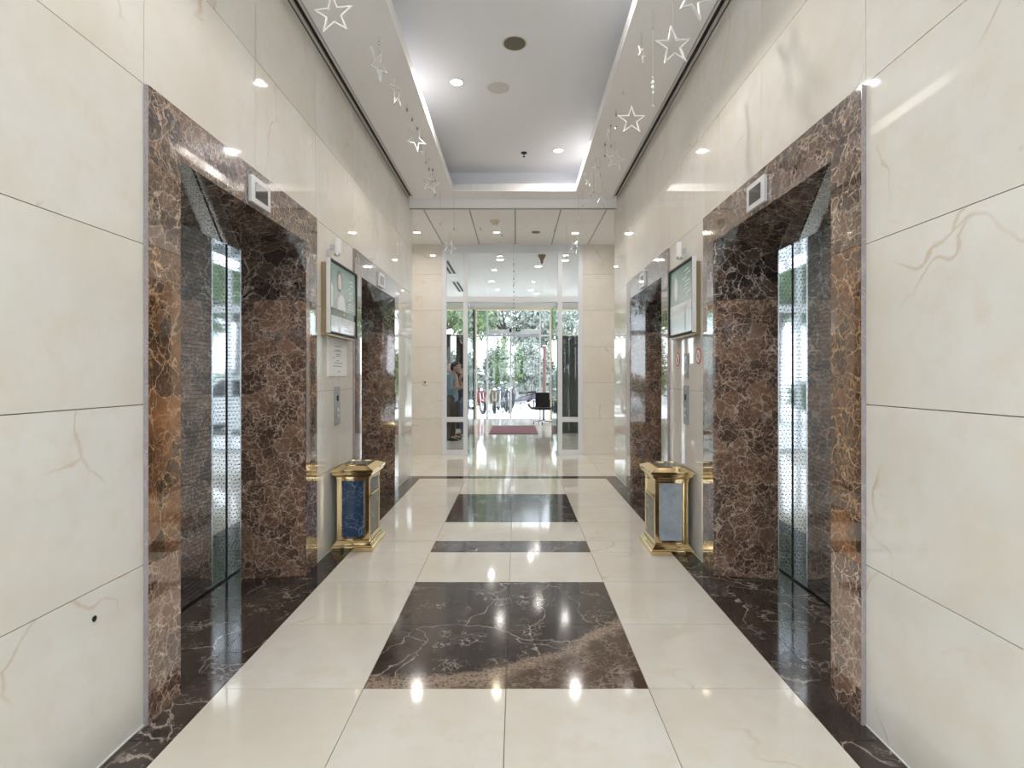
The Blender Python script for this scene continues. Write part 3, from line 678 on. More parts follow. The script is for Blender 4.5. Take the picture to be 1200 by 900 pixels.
# ------------------------------------------------------------------ bins
def bin_(sx, y0, panel, label):
    w, d = .34, .42
    e = empty('litter_bin', (sx*(HW-.012-w/2), y0+d/2, 0), 0, label, 'bin', 'brass and marble litter bins')
    def fr(n, prof, mt=M['gold']):      # stepped square moulding, profile (inset, z)
        m = MB()
        for (a, z0), (b, z1) in zip(prof, prof[1:]):
            m.hexa([(-w/2+a,-d/2+a,z0),(w/2-a,-d/2+a,z0),(w/2-a,d/2-a,z0),(-w/2+a,d/2-a,z0)], [(-w/2+b,-d/2+b,z1),(w/2-b,-d/2+b,z1),(w/2-b,d/2-b,z1),(-w/2+b,d/2-b,z1)])
        return m.build(n, mt, e, bevel=.0025)
    fr('plinth', [(0,0),(0,.034),(.010,.042),(.012,.048)]); fr('plinth_moulding', [(.012,.048),(.026,.066),(.036,.078),(.038,.088)])
    i = .040
    for a in (-1, 1):
        for b in (-1, 1):
            x, y = a*(w/2-i-.016), b*(d/2-i-.016); MB().box(x-.016,x+.016,y-.016,y+.016,.088,.575).build('corner_post', M['gold'], e, bevel=.002)
    X, Y = w/2-i, d/2-i
    for z0, z1 in ((.088,.104),(.559,.575)):
        m = MB(); m.box(-X+.032,X-.032,-Y+.002,Y-.002,z0,z1); m.box(-X+.002,X-.002,-Y+.032,Y-.032,z0,z1); m.build('rail', M['gold'], e)
    MB().box(-X+.012,X-.012,-Y+.012,Y-.012,.09,.57).build('liner', M['gold'], e)
    for b in (-1, 1): MB().box(-X+.036,X-.044,*sorted((b*(Y-.011),b*(Y-.004))),.106,.557).build('front_panel', panel, e)
    for a in (-1, 1):
        MB().box(*sorted((a*(X-.011),a*(X-.004))),-Y+.036,Y-.036,.106,.425).build('side_panel', M['dim_marble'], e)
        MB().box(*sorted((a*(X-.012),a*(X-.001))),-Y+.032,Y-.032,.425,.445).build('side_rail', M['gold'], e)
        fl_ = MB().box(*sorted((a*(X-.011),a*(X-.005))),-Y+.036,Y-.036,.447,.557).build('side_flap', panel if sx < 0 else M['gold'], e)
    fr('neck', [(.034,.575),(.036,.59),(.028,.596)]); fr('cornice', [(.026,.596),(.014,.606),(.010,.622),(.002,.632),(0,.650)])
    m = MB()                             # sloping top with a sand tray in the middle
    o, q = 0.0, .062
    m.hexa([(-w/2+.002,-d/2+.002,.650),(w/2-.002,-d/2+.002,.650),(w/2-.002,d/2-.002,.650),(-w/2+.002,d/2-.002,.650)], [(-w/2+q,-d/2+q,.676),(w/2-q,-d/2+q,.676),(w/2-q,d/2-q,.676),(-w/2+q,d/2-q,.676)])
    m.build('lid', M['gold'], e, bevel=.002)
    t = MB(); a, b = w/2-q-.008, d/2-q-.008
    t.box(-a,a,-b,-b+.012,.676,.684); t.box(-a,a,b-.012,b,.676,.684); t.box(-a,-a+.012,-b+.012,b-.012,.676,.684); t.box(a-.012,a,-b+.012,b-.012,.676,.684)
    t.build('ash_tray_rim', M['gold'], e); MB().box(-a+.012,a-.012,-b+.012,b-.012,.676,.679).build('ash_tray_sand', M['dim_marble'], e)
    return e
bin_(-1, 4.37, M['blue_marble'], 'brass framed litter bin with dark blue marble panel')
bin_(1, 4.27, M['marble_reflection'], 'brass framed litter bin with marble panel coloured pale blue-grey by reflection')

# ------------------------------------------------------------------ glazed screen and open glass doors
def frame_box(n, x0, x1, z0, z1, par, y0, d=.07, mt=None): return MB().box(x0,x1,y0,y0+d,z0,z1).build(n, mt or M['alu'], par, bevel=.003)
scr = empty('window_1', (0,0,0), 0, 'white aluminium framed glass screen across the corridor end', kind='structure')
def sx_(px): return CX+(px-605)*Y_SCR/F
def sz_(py): return CZ+(441-py)*Y_SCR/F
XL0, XL1, XR0, XR1 = sx_(518), sx_(545.5), sx_(655), sx_(683); mw = .078
ztop = ZG
for x in (XL0, XR1-mw): frame_box('mullion', x, x+mw, 0, ztop, scr, Y_SCR-.01)
for x in (XL1-mw/2, XR0-mw/2+.02): frame_box('mullion', x, x+mw, 0, ztop, scr, Y_SCR-.01)
a0, a1 = XL0+mw, XL1-mw/2; b0, b1 = XR0+.02+mw/2, XR1-mw; d0, d1 = XL1+mw/2, XR0-mw/2+.02
for p, q in ((a0,a1),(d0,d1),(b0,b1)):
    frame_box('head_rail', p, q, ztop-.15, ztop, scr, Y_SCR-.005); frame_box('transom', p, q, sz_(354), sz_(348), scr, Y_SCR-.005)
    MB().box(p, q, Y_SCR+.025, Y_SCR+.033, sz_(348), ztop-.15).build('pane', M['glass'], scr)
for p, q in ((a0,a1),(b0,b1)):
    frame_box('bottom_rail', p, q, 0, .085, scr, Y_SCR-.005); frame_box('mid_rail', p, q, sz_(494.5), sz_(489), scr, Y_SCR-.005)
    MB().box(p, q, Y_SCR+.025, Y_SCR+.033, .085, sz_(494.5)).build('pane', M['glass'], scr); MB().box(p, q, Y_SCR+.025, Y_SCR+.033, sz_(489), sz_(354)).build('pane', M['glass'], scr)
def glass_leaf(n, x, ang, sgn, label):
    e = empty(n, (x, Y_SCR+.03, 0), ang, label, kind='structure')
    w = .80; z1 = sz_(354)-.01
    def bb(nm, a, b, y0, y1, z0, z1, mt): return MB().box(*sorted((sgn*a, sgn*b)), y0, y1, z0, z1).build(nm, mt, e)
    bb('pane', .0, w, -.006, .006, .012, z1, M['glass_g']); bb('edge_strip', w-.004, w+.004, -.008, .008, .012, z1, M['rubber'])
    bb('bottom_patch', 0, .16, -.016, .016, .004, .05, M['chrome']); bb('top_patch', 0, .16, -.016, .016, z1-.05, z1, M['chrome'])
    for s in (-1, 1):
        h = MB().tube((sgn*(w-.09), s*.045, .95), (sgn*(w-.09), s*.045, 1.55), .016, n=10).build('handle', M['chrome'], e)
        for z in (1.0, 1.5): MB().tube((sgn*(w-.09), 0, z), (sgn*(w-.09), s*.045, z), .009, n=8).build('handle_post', M['chrome'], h)
glass_leaf('door_1', d0+.02, R(89), 1, 'left clear glass door leaf swung open into the lobby')
glass_leaf('door_2', d1-.02, R(-88), -1, 'right clear glass door leaf swung open into the lobby')

# ------------------------------------------------------------------ front lobby
e = empty('entrance_mat', (-.02, 14.35, 0), 0, 'dusty red entrance mat on the lobby floor', 'mat')
MB().box(-.57,.57,-1.1,1.1,0,.012).build('pile', M['mat'], e); 
m = MB(); m.box(-.60,.60,-1.13,-1.1,0,.010); m.box(-.60,.60,1.1,1.13,0,.010); m.box(-.60,-.57,-1.1,1.1,0,.010); m.box(.57,.60,-1.1,1.1,0,.010); m.build('rubber_edge', plain('mat_edge', (.22,.07,.08), .8), e)
e = empty('wood_partition', (-2.12, 13.7, 0), 0, 'tall dark brown wooden partition behind the man in blue', 'partition')
for k in range(4): MB().box(-.52+k*.26+.004, -.26+k*.26-.004, 0,.10,.08,2.42).build('panel', M['wood'], e)
MB().box(-.54,.54,-.01,.11,0,.08).build('plinth', M['wood'], e); MB().box(-.54,.54,-.01,.11,2.42,2.46).build('top_rail', M['wood'], e)
e = empty('wood_partition', (-1.46, 14.6, 0), 0, 'narrow dark brown wooden post panel right of the man in blue', 'partition')
MB().box(-.10,.10,0,.2,0,2.46).build('panel', M['wood'], e); MB().box(-.11,.11,-.01,.21,0,.08).build('plinth', M['wood'], e); MB().box(-.11,.11,-.01,.21,2.46,2.50).build('top_cap', M['wood'], e)
e = empty('grey_partition', (1.75, 13.5, 0), 0, 'grey-green glossy partition behind the right side pane', 'partition')
for k in range(4): MB().box(-.80+k*.40+.004, -.40+k*.40-.004, 0,.09,.06,2.36).build('panel', M['slate'], e)
MB().box(-.81,.81,-.008,.098,0,.06).build('plinth', M['slate'], e); MB().box(-.81,.81,-.008,.098,2.36,2.40).build('top_rail', M['slate'], e)
MB().box(-.70,-.64,-.03,0,1.30,1.40).build('latch', M['chrome'], e)

def office_chair(p, rz):
    e = empty('office_chair', p, rz, 'black mesh-back swivel chair by the street doors', 'chair')
    MB().box(-.22,.22,.17,.205,.50,.93).build('backrest', M['fabric'], e, bevel=.04)
    MB().box(-.24,.24,-.24,.22,.42,.49).build('seat', M['fabric'], e, bevel=.03)
    MB().path([(0,.10,.42),(0,.22,.44),(0,.225,.60)], .018).build('back_bar', M['rubber'], e)
    for s in (-1, 1):
        MB().path([(s*.22,0,.44),(s*.29,0,.47),(s*.29,0,.66)], .014).build('arm_post', M['rubber'], e); MB().box(s*.29-.025, s*.29+.025, -.13,.13,.66,.69).build('armrest', M['rubber'], e, bevel=.01)
    MB().tube((0,0,.09),(0,0,.42),.025).build('gas_column', M['rubber'], e)
    for k in range(5):
        a = 2*PI*k/5+.3; x, y = .29*math.cos(a), .29*math.sin(a)
        l = MB().tube((0,0,.10),(x,y,.075),.024,.016).build('base_leg', M['chrome'], e)
        MB().torus((x,y,.032), .020, .012, 'x', 12, 6).build('caster', M['rubber'], l, smooth=True)
c0 = P(637, 497, 16.1); office_chair((c0.x, 16.1, 0), R(170))

# ------------------------------------------------------------------ people (seen through the left side pane)
def capsule(m, p0, p1, r0, r1, n=12):
    m.tube(p0, p1, r0, r1, n); m.ell(p0, r0, r0, r0, n, 6); m.ell(p1, r1, r1, r1, n, 6)
def remesh(o, v):
    q = o.modifiers.new('skin', 'REMESH'); q.mode = 'VOXEL'; q.voxel_size = v; q.use_smooth_shade = True
    s = o.modifiers.new('soft', 'SMOOTH'); s.iterations = 3; s.factor = .5
def person(loc, rz, label, shirt, trousers, hair, reach=True, scale=1.0):
    # faces local -y; 1.72 m tall
    e = empty('person', loc, rz, label, 'person'); e.scale = (scale,)*3
    skin = M['skin']; b = MB()
    sh, hip = 1.41, .93
    arms = {}
    for s in (-1, 1):
        S0 = Vector((s*.185, .0, sh)); E0 = Vector((s*.235, -.03 if reach else .03, 1.13))
        H0 = Vector((s*.10, -.26, 1.16)) if reach else Vector((s*.24, -.06, .88)); arms[s] = (S0, E0, H0)
        capsule(b, S0, E0, .047, .040); capsule(b, E0, H0, .040, .027)
        d = (H0-E0).normalized(); side = Vector((-s,0,0)); upv = d.cross(side).normalized()
        palm = H0 + d*.05; b.ell(palm, .030, .036, .020, 12, 8)
        for k in range(4):                       # four fingers, bent round the phone or relaxed
            o = side*(.022-.0145*k)+Vector((0,0,0)); L = (.036,.041,.038,.030)[k]
            q0 = H0 + d*.075 + o; q1 = q0 + d*L*.8; q2 = q1 + (d*.3-Vector((0,0,-.6 if reach else .6))).normalized()*L*.7 if reach else q1 + (d-side*.2).normalized()*L*.7
            capsule(b, q0, q1, .0095, .0088, 8); capsule(b, q1, q2, .0088, .0075, 8)
        t0 = H0 + d*.03 + side*.026; t1 = t0 + (d+side*.7).normalized()*.035; capsule(b, t0, t1, .011, .010, 8); capsule(b, t1, t1+d*.024, .010, .008, 8)
        Hh = Vector((s*.09, .01, hip)); K = Vector((s*.10, -.02, .50)); A = Vector((s*.10, .03, .09))
        capsule(b, Hh, K, .080, .055); capsule(b, K, A, .055, .037); capsule(b, A, (s*.115, -.12, .045), .038, .030)
    capsule(b, (0,.01,.95), (0,.0,1.15), .125, .120); capsule(b, (0,0,1.15), (0,.005,1.36), .125, .13)
    b.ell((0,.005,1.33), .185, .10, .11)
    capsule(b, (0,.015,1.40), (0,-.05,1.53), .055, .05)
    b.ell((0,-.08,1.60), .074, .092, .112, 16, 12); b.ell((0,-.115,1.535), .05, .05, .045); b.ell((0,-.178,1.585), .012, .018, .022, 8, 6)
    for s in (-1, 1): b.ell((s*.076, -.07, 1.59), .010, .020, .030, 8, 6)
    b.ell((0,-.16,1.545), .022, .012, .010, 8, 6)
    bo = b.build('body', skin, e, smooth=True); remesh(bo, .010)
    for s in (-1, 1): MB().ell((s*.03,-.161,1.612), .011, .008, .007, 8, 6).build('eye', M['rubber'], e, smooth=True)
    h = MB(); h.ell((0,-.055,1.63), .084, .095, .098, 16, 10); h.ell((0,-.015,1.59), .075, .062, .09, 14, 8); h.ell((0,-.12,1.685), .062, .05, .032, 12, 6); ho = h.build('hair', hair, e, smooth=True); remesh(ho, .012)
    t = MB(); capsule(t, (0,.01,.95), (0,.005,1.15), .138, .128); capsule(t, (0,.005,1.15), (0,.01,1.34), .128, .125); t.ell((0,.008,1.34), .20, .118, .115); t.ell((0,.01,.93), .158, .122, .06)
    capsule(t, (0,.015,1.42), (0,.012,1.44), .072, .066)
    for s in (-1, 1):
        S0, E0, H0 = arms[s]; capsule(t, S0, E0, .066, .056); capsule(t, E0, E0+(H0-E0)*.25, .055, .050)
    to = t.build('shirt', shirt, e, smooth=True); remesh(to, .014)
    q = MB(); q.ell((0,.012,.93), .160, .120, .10)
    for s in (-1, 1):
        capsule(q, (s*.088,.012,.92), (s*.10,-.015,.50), .095, .075); capsule(q, (s*.10,-.015,.50), (s*.10,.028,.10), .075, .062)
    qo = q.build('trousers', trousers, e, smooth=True); remesh(qo, .014)
    for s in (-1, 1): MB().hexa([(s*.115-.045,-.19,0),(s*.115+.045,-.19,0),(s*.11+.042,.08,0),(s*.11-.042,.08,0)], [(s*.115-.036,-.18,.05),(s*.115+.036,-.18,.05),(s*.11+.040,.075,.09),(s*.11-.040,.075,.09)]).build('shoe', M['rubber'], e, bevel=.014)
    return e
M['skin'] = plain('skin', (.50,.31,.22), .5); M['hair'] = plain('black_hair', (.012,.010,.009), .5); M['hair_b'] = plain('brown_hair', (.10,.06,.04), .5)
M['shirt_b'] = plain('light_blue_cotton', (.24,.38,.54), .85, var=.1, vscale=12); M['shirt_n'] = plain('navy_cotton', (.03,.055,.12), .85); M['trs'] = plain('dark_brown_trousers', (.055,.045,.042), .85); M['jeans'] = plain('blue_denim', (.07,.13,.25), .85); M['shirt_d'] = plain('dark_brown_shirt', (.05,.038,.033), .85)
pa = P(530, 516, 12.0); person((pa.x, 12.0, 0), R(78), 'person in light blue shirt and dark trousers looking down at a phone', M['shirt_b'], M['trs'], M['hair'], True, 1.0)
ph = empty('mobile_phone', (pa.x+.335, 12.0+.0, 1.185), R(78), 'dark mobile phone held by the person in blue', 'phone')
MB().box(-.037,.037,-.075,.075,0,.009).build('case', M['rubber'], ph, bevel=.003); MB().box(-.033,.033,-.07,.07,.009,.0098).build('display', M['screen'], ph)
person((pa.x+.18, 12.75, 0), R(-60), 'person in navy shirt and jeans half hidden behind the blue shirt', M['shirt_n'], M['jeans'], M['hair'], False, .985)
person((pa.x-.28, 12.9, 0), R(60), 'person with brown hair and dark clothes behind the blue shirt', M['shirt_d'], M['trs'], M['hair_b'], False, 1.02)

# ------------------------------------------------------------------ street front
def fx(px): return CX+(px-605)*Y_FR/F
def fz(py): return CZ+(441-py)*Y_FR/F
fr = empty('window_2', (0,0,0), 0, 'cream framed street front with sliding glass doors', kind='structure')
zt, ztr = fz(363), fz(393)
MB().box(-4.9, 4.9, Y_FR, Y_FR+.2, zt+.09, 4.3).build('lintel', M['plaster'], fr)
def fb(n, x0, x1, z0, z1, d=.10, mt=None): return MB().box(x0,x1,Y_FR+.02,Y_FR+.02+d,z0,z1).build(n, mt or M['cream_frame'], fr)
XA, XB = fx(555), fx(648)
for x0, x1 in ((XA, XA+.10), (XB-.10, XB)): fb('post', x0, x1, 0, zt, .14)
fb('head', XA, XB, zt, zt+.09, .14); fb('head', -4.9, XA, zt, zt+.09, .14); fb('head', XB, 4.9, zt, zt+.09, .14)
cols = [XA+.10, fx(571), fx(598.5), fx(633), XB-.10]
for x in cols[1:-1]: fb('mullion', x-.03, x+.03, 0, zt, .07, M['alu'])
for a, b in zip(cols, cols[1:]):
    fb('transom', a+.03, b-.03, ztr-.03, ztr+.03, .07, M['alu'])
    MB().box(a, b, Y_FR+.05, Y_FR+.06, .02, ztr-.03).build('pane', M['glass'], fr); MB().box(a, b, Y_FR+.05, Y_FR+.06, ztr+.03, zt).build('pane', M['glass'], fr)
for s, x0, x1 in ((-1, -4.9, XA), (1, XB, 4.9)):
    for k in range(3):
        a = x0+(x1-x0)*k/3; b = x0+(x1-x0)*(k+1)/3
        MB().box(a, b, Y_FR+.05, Y_FR+.06, .02, zt).build('pane', M['glass'], fr); fb('mullion', b-.04, b+.04, 0, zt, .09)
    fb('transom', x0, x1, ztr-.03, ztr+.03, .07)
e = empty('door_operator', (0,0,0), 0, 'long grey sliding door operator box above the street doors', 'door operator')
MB().box(fx(573), fx(632), Y_FR-.13, Y_FR+.02, fz(391.5), fz(386.5)).build('housing', M['satin'], e, bevel=.008)
MB().box(fx(597), fx(599.5), Y_FR-.17, Y_FR-.13, fz(389.5), fz(385)).build('sensor', M['rubber'], e)
e = empty('exit_sign', (fx(607), Y_FR-.19, fz(388.5)), 0, 'small dark green sign box over the street doors', 'sign')
MB().box(-.075,.075,-.03,.05,0,.11).build('box', plain('dark_green_sign', (.01,.05,.035), .3), e); MB().box(-.02,.045,-.033,-.03,.03,.075).build('pictogram', plain('pale_green_mark', (.35,.60,.50), .4), e)

# ------------------------------------------------------------------ glazed front behind the camera (lights and mirrors in the marble)
bk = empty('window_3', (0,0,0), 0, 'glazed front behind the camera, reflected in the lifts', kind='structure')
xb = [-5.6+1.4*k for k in range(9)]
for x in xb: MB().box(x-.035, x+.035, Y_BK-.08, Y_BK, 0, ZC).build('mullion', M['alu'], bk)
for a, b in zip(xb, xb[1:]):
    MB().box(a+.035, b-.035, Y_BK-.075, Y_BK-.005, 2.58, 2.72).build('transom', M['alu'], bk); MB().box(a+.035, b-.035, Y_BK-.075, Y_BK-.005, 0, .06).build('bottom_rail', M['alu'], bk)
    MB().box(a+.035, b-.035, Y_BK-.045, Y_BK-.037, .06, 2.58).build('pane', M['glass'], bk); MB().box(a+.035, b-.035, Y_BK-.045, Y_BK-.037, 2.72, ZC).build('pane', M['glass'], bk)

# ------------------------------------------------------------------ outdoors
gr = MB().box(-40, 40, Y_FR+.3, 60, -.10, -.02).build('ground_street', M['concrete']); tag(gr, 'pale paved forecourt outside the street doors', kind='structure')
gr = MB().box(-40, 40, -45, -2.8, -.10, -.02).build('ground_rear', M['concrete']); tag(gr, 'pale paved forecourt behind the camera', kind='structure')
gw = MB().box(-14, 14, 29.0, 29.3, -.02, 1.5).build('boundary_wall', M['render']); tag(gw, 'low white boundary wall behind parked motorcycles', 'wall')
for k in range(9): MB().box(-14+k*3.5-.15, -14+k*3.5+.15, 28.95, 29.35, -.02, 1.62).build('pier', M['render'], gw)
def leaves(n, cl, size):
    ctr = np.array([c[0] for c in cl]); rad = np.array([c[1] for c in cl]); idx = np.random.randint(0, len(cl), n)
    d = np.random.normal(size=(n,3)); d /= np.linalg.norm(d, axis=1)[:,None]
    p = ctr[idx] + d*(np.random.rand(n)**.45)[:,None]*rad[idx]
    u = np.random.normal(size=(n,3)); u /= np.linalg.norm(u, axis=1)[:,None]; w = np.cross(u, d + .4*np.random.normal(size=(n,3))); w /= np.linalg.norm(w, axis=1)[:,None]+1e-6
    s = size*(.6+.8*np.random.rand(n))[:,None]
    v = np.stack([p-u*s, p+w*s*.45, p+u*s, p-w*s*.45], 1).reshape(-1,3)
    return v, np.arange(n*4).reshape(-1,4)
def foliage(name, n, cl, size, mat, par):
    v, f = leaves(n, cl, size); me = bpy.data.meshes.new(name); me.from_pydata(v.tolist(), [], f.tolist()); me.materials.append(mat)
    return put(name, me, par)
def tree(x, y, h, cr, mat, label, n=5000, size=.12, group=None):
    e = empty('tree', (x,y,-.02), 0, label, 'tree', group); tr = MB(); top = Vector((random.uniform(-.2,.2), random.uniform(-.2,.2), h*.55))
    tr.tube((0,0,0), top*.5, .16, .12, 10); tr.tube(top*.5, top, .12, .09, 10); cl = [((top.x,top.y,h*.75), (cr*.8,cr*.8,h*.25))]
    for k in range(7):
        a = 2*PI*k/7+random.random(); t = Vector((cr*.62*math.cos(a), cr*.62*math.sin(a), h*random.uniform(.55,.88))); tr.tube(top*.9, t, .06, .02, 6); cl.append((tuple(t), (cr*.5,cr*.5,h*.16)))
    tr.build('trunk', M['bark'], e, smooth=True); foliage('foliage', n, cl, size, mat, e)
def shrub(x, y, w, h, mat, label, n=2500, size=.07, group=None):
    e = empty('shrub', (x,y,-.02), 0, label, 'shrub', group); st = MB(); cl = []
    for k in range(6):
        t = Vector((random.uniform(-w,w)*.7, random.uniform(-.3,.3), h*random.uniform(.4,.8))); st.tube((t.x*.3,0,0), t, .025, .01, 6); cl.append((tuple(t), (w*.5,.4,h*.32)))
    st.build('stem', M['bark'], e); foliage('foliage', n, cl, size, mat, e)
for k, (x, y, h, cr, mt) in enumerate(((-3.4,27.0,7.5,2.6,'leaf_a'),(-.7,31.5,8.2,2.9,'leaf_b'),(1.7,30.8,5.8,2.0,'leaf_b'),(-6.5,30,8,3,'leaf_b'),(6.3,32,7.5,2.6,'leaf_a'))):
    tree(x, y, h, cr, M[mt], ['broad green tree left of the street doors outside', 'tall pale tree behind the street doors centre', 'lower pale tree right of centre outside the street doors', 'tree outside far left of the street front', 'tree outside far right of the street front'][k], 7000, .13, 'trees beyond the street front')
for k in range(7):
    shrub(-4.2+k*1.25, 27.6+.3*math.sin(k*2), .85, 3.1+.4*math.cos(k*1.7), M['leaf_b' if k%3 else 'leaf_a'], '%s tall shrub from the left in the hedge behind the motorcycles' % ORD[k], 3600, .085, 'hedge shrubs beyond the motorcycles')
for k, (x, y, h, cr, mt) in enumerate(((-4.2,-9.5,6.5,2.6,'leaf_a'),(.4,-10.5,6.8,2.8,'leaf_a'),(4.6,-9.2,6.2,2.5,'leaf_a'))):
    tree(x, y, h, cr, M[mt], ['left','middle','right'][k]+' green tree behind the camera mirrored in the lift steel', 6000, .15, 'trees behind the camera')
for k in range(5): shrub(-5+k*2.5, -8.3, 1.1, 1.5, M['leaf_a'], '%s green shrub from the left, behind the camera' % ORD[k], 1800, .10, 'shrubs behind the camera')
e = empty('sign_post', (P(638,470,23).x, 23, -.02), 0, 'reddish upright post outside right of the street doors', 'post')
MB().tube((0,0,0),(0,0,2.7),.07,.07,12).build('pole', plain('red_brown_paint', (.13,.06,.05), .6), e); MB().lathe([(.11,0),(.11,.02),(.075,.03)], 14).build('base_plate', M['chrome'], e); MB().lathe([(.075,2.7),(.04,2.74)], 12).build('cap', M['chrome'], e)

def motorcycle(x, y, rz, body, label):
    # local: wheels in the y-z plane, front towards -y
    e = empty('motorcycle', (x,y,-.02), rz, label, 'motorcycle', 'motorcycles parked outside the street doors')
    for yy_ in (-.62, .58):
        w = MB().torus((0,yy_,.28), .235, .05, 'x', 22, 8).build('tyre', M['rubber'], e, smooth=True); MB().tube((-.03,yy_,.28),(.03,yy_,.28),.15,.15,16).build('wheel_hub', M['chrome'], w)
    f = MB()
    for s in (-1,1): f.tube((s*.06,-.62,.28),(s*.06,-.46,.80),.018,n=8)
    f.build('front_fork', M['chrome'], e)
    MB().path([(-.28,-.32,1.02),(-.12,-.42,.94),(.12,-.42,.94),(.28,-.32,1.02)], .014).build('handlebar', M['rubber'], e)
    for s in (-1,1):
        mr = MB().tube((s*.22,-.38,.98),(s*.27,-.40,1.14),.006,n=6).build('mirror', M['rubber'], e); MB().ell((s*.27,-.40,1.17),.05,.012,.035,10,6).build('mirror_glass', M['chrome'], mr, smooth=True)
    MB().ell((0,-.48,.90),.075,.07,.07,14,8).build('headlamp', M['chrome'], e, smooth=True)
    MB().prism([(-.16,.40),(.16,.40),(.20,.66),(.13,.92),(-.13,.92),(-.20,.66)], -.44, -.36).build('leg_shield', body, e, bevel=.02)
    MB().hexa([(-.10,-.38,.34),(.10,-.38,.34),(.12,.60,.42),(-.12,.60,.42)], [(-.09,-.38,.46),(.09,-.38,.46),(.14,.74,.70),(-.14,.74,.70)]).build('body_shell', body, e, bevel=.03)
    MB().hexa([(-.11,-.10,.66),(.11,-.10,.66),(.13,.66,.70),(-.13,.66,.70)], [(-.09,-.08,.74),(.09,-.08,.74),(.12,.66,.80),(-.12,.66,.80)]).build('seat', M['fabric'], e, bevel=.02)
    MB().hexa([(-.06,-.82,.46),(.06,-.82,.46),(.07,-.44,.54),(-.07,-.44,.54)], [(-.05,-.80,.52),(.05,-.80,.52),(.06,-.44,.60),(-.06,-.44,.60)]).build('front_mudguard', body, e, bevel=.01)
    MB().tube((.14,.10,.26),(.17,.72,.36),.035,.05,10).build('exhaust', M['chrome'], e); MB().box(-.06,.06,.72,.78,.60,.68).build('tail_lamp', M['red'], e); MB().tube((-.05,0,.30),(-.22,.05,0.0),.012,n=6).build('kick_stand', M['rubber'], e)
cols_ = {'navy': (.03,.06,.16), 'red': (.30,.08,.09), 'white': (.72,.72,.74), 'dark': (.03,.03,.045), 'purple': (.05,.04,.07), 'yellow': (.24,.19,.12)}
for px, yb, rz, cn, lb in ((559,21.3,25,'red','pink-red motorcycle farthest left outside the doors'), (552,23.8,15,'navy','dark blue motorcycle behind the pink-red one'), (579,21.6,4,'yellow','ochre motorcycle near the left door mullion outside'), (586.5,23.7,-6,'navy','navy motorcycle between the ochre and black ones'), (595.5,21.4,8,'dark','black motorcycle beside the centre mullion outside'), (611,23.3,-62,'purple','purple motorcycle parked slanting, right end of the row')):
    motorcycle(P(px,480,yb).x, yb, R(rz), plain('motorcycle_paint_'+cn, cols_[cn], .25, coat=.6), lb)

def car(x, y, rz, label):
    e = empty('car', (x,y,-.02), rz, label, 'car'); wht = plain('white_car_paint', (.75,.75,.76), .25, coat=1)
    side = [(-2.15,.28),(2.15,.28),(2.2,.60),(2.05,.82),(1.15,.92),(.55,1.40),(-1.0,1.42),(-1.75,.98),(-2.15,.90),(-2.2,.55)]
    MB().prism(side, -.86, .86).build('body', wht, e, bevel=.06)
    for s in (-1,1): MB().prism([(.98,.94),(.48,1.34),(-.20,1.36),(-.20,.94)], s*.868-.004, s*.868+.004).build('side_window', M['screen'], e); MB().prism([(-.28,.94),(-.28,1.36),(-.95,1.36),(-1.45,.98)], s*.868-.004, s*.868+.004).build('side_window', M['screen'], e)
    MB().hexa([(1.16,-.72,.93),(1.16,.72,.93),(.59,.62,1.37),(.59,-.62,1.37)], [(1.20,-.72,.94),(1.20,.72,.94),(.62,.62,1.39),(.62,-.62,1.39)]).build('windscreen', M['screen'], e)
    for xx in (-1.35,1.35):
        for s in (-1,1):
            w = MB().torus((xx,s*.80,.31), .22, .10, 'y', 20, 8).build('tyre', M['rubber'], e, smooth=True); MB().tube((xx,s*.72,.31),(xx,s*.885,.31),.17,.17,14).build('rim', M['chrome'], w)
    for s in (-1,1): MB().ell((2.12,s*.62,.68),.09,.18,.08,10,6).build('headlamp', M['chrome'], e, smooth=True); MB().box(-2.20,-2.12,s*.62-.14,s*.62+.14,.66,.82).build('tail_lamp', M['red'], e)
car(2.6, -6.3, R(4), 'white saloon car behind the camera mirrored in the marble')

# ------------------------------------------------------------------ hanging stars and crystal strings
def star_mesh(key, ro, t, dep):
    ri = ro*.40
    def ring(k): return [((ro if i%2==0 else ri)*k*math.sin(PI*i/5), (ro if i%2==0 else ri)*k*math.cos(PI*i/5)) for i in range(10)]
    o, i_ = ring(1), ring(1-t); m = MB(); v = [(x,-dep,z) for x,z in o]+[(x,-dep,z) for x,z in i_]+[(x,dep,z) for x,z in o]+[(x,dep,z) for x,z in i_]; f = []
    for k in range(10):
        j = (k+1)%10; f += [(k,j,10+j,10+k),(20+k,30+k,30+j,20+j),(k,20+k,20+j,j),(10+k,10+j,30+j,30+k)]
    m.add(v, f); me = m.mesh(key); bm = bmesh.new(); bm.from_mesh(me); bmesh.ops.recalc_face_normals(bm, faces=bm.faces); bm.to_mesh(me); bm.free(); me.materials.append(M['star']); return me
BIG, SMALL = star_mesh('big_star', .125, .20, .006), star_mesh('small_star', .060, .30, .005)
def hang_star(px, py, y, rz, label, group, big=True, top=ZC, tilt=0, k=1.0):
    p = P(px, py, y); e = empty('hanging_star', tuple(p), R(rz), label, 'ornament', group)
    o = put('star_outline', BIG if big else SMALL, e); o.rotation_euler = (0, R(tilt), 0); o.scale = (k,)*3
    zr = (.125 if big else .06)*k*.9
    MB().tube((0,0,zr), (0,0,top-p.z), .0015, n=5).build('thread', M['thread'], e)
g1 = 'large star ornaments under the soffit'
hang_star(391,17,3.2,0,'large white outline star hanging top left, nearest the camera',g1,tilt=-6)
hang_star(443,75,4.1,72,'large star turned nearly edge-on, second on the left side',g1,tilt=20)
hang_star(464,108,4.6,78,'large star turned nearly edge-on, third on the left side',g1,tilt=-15)
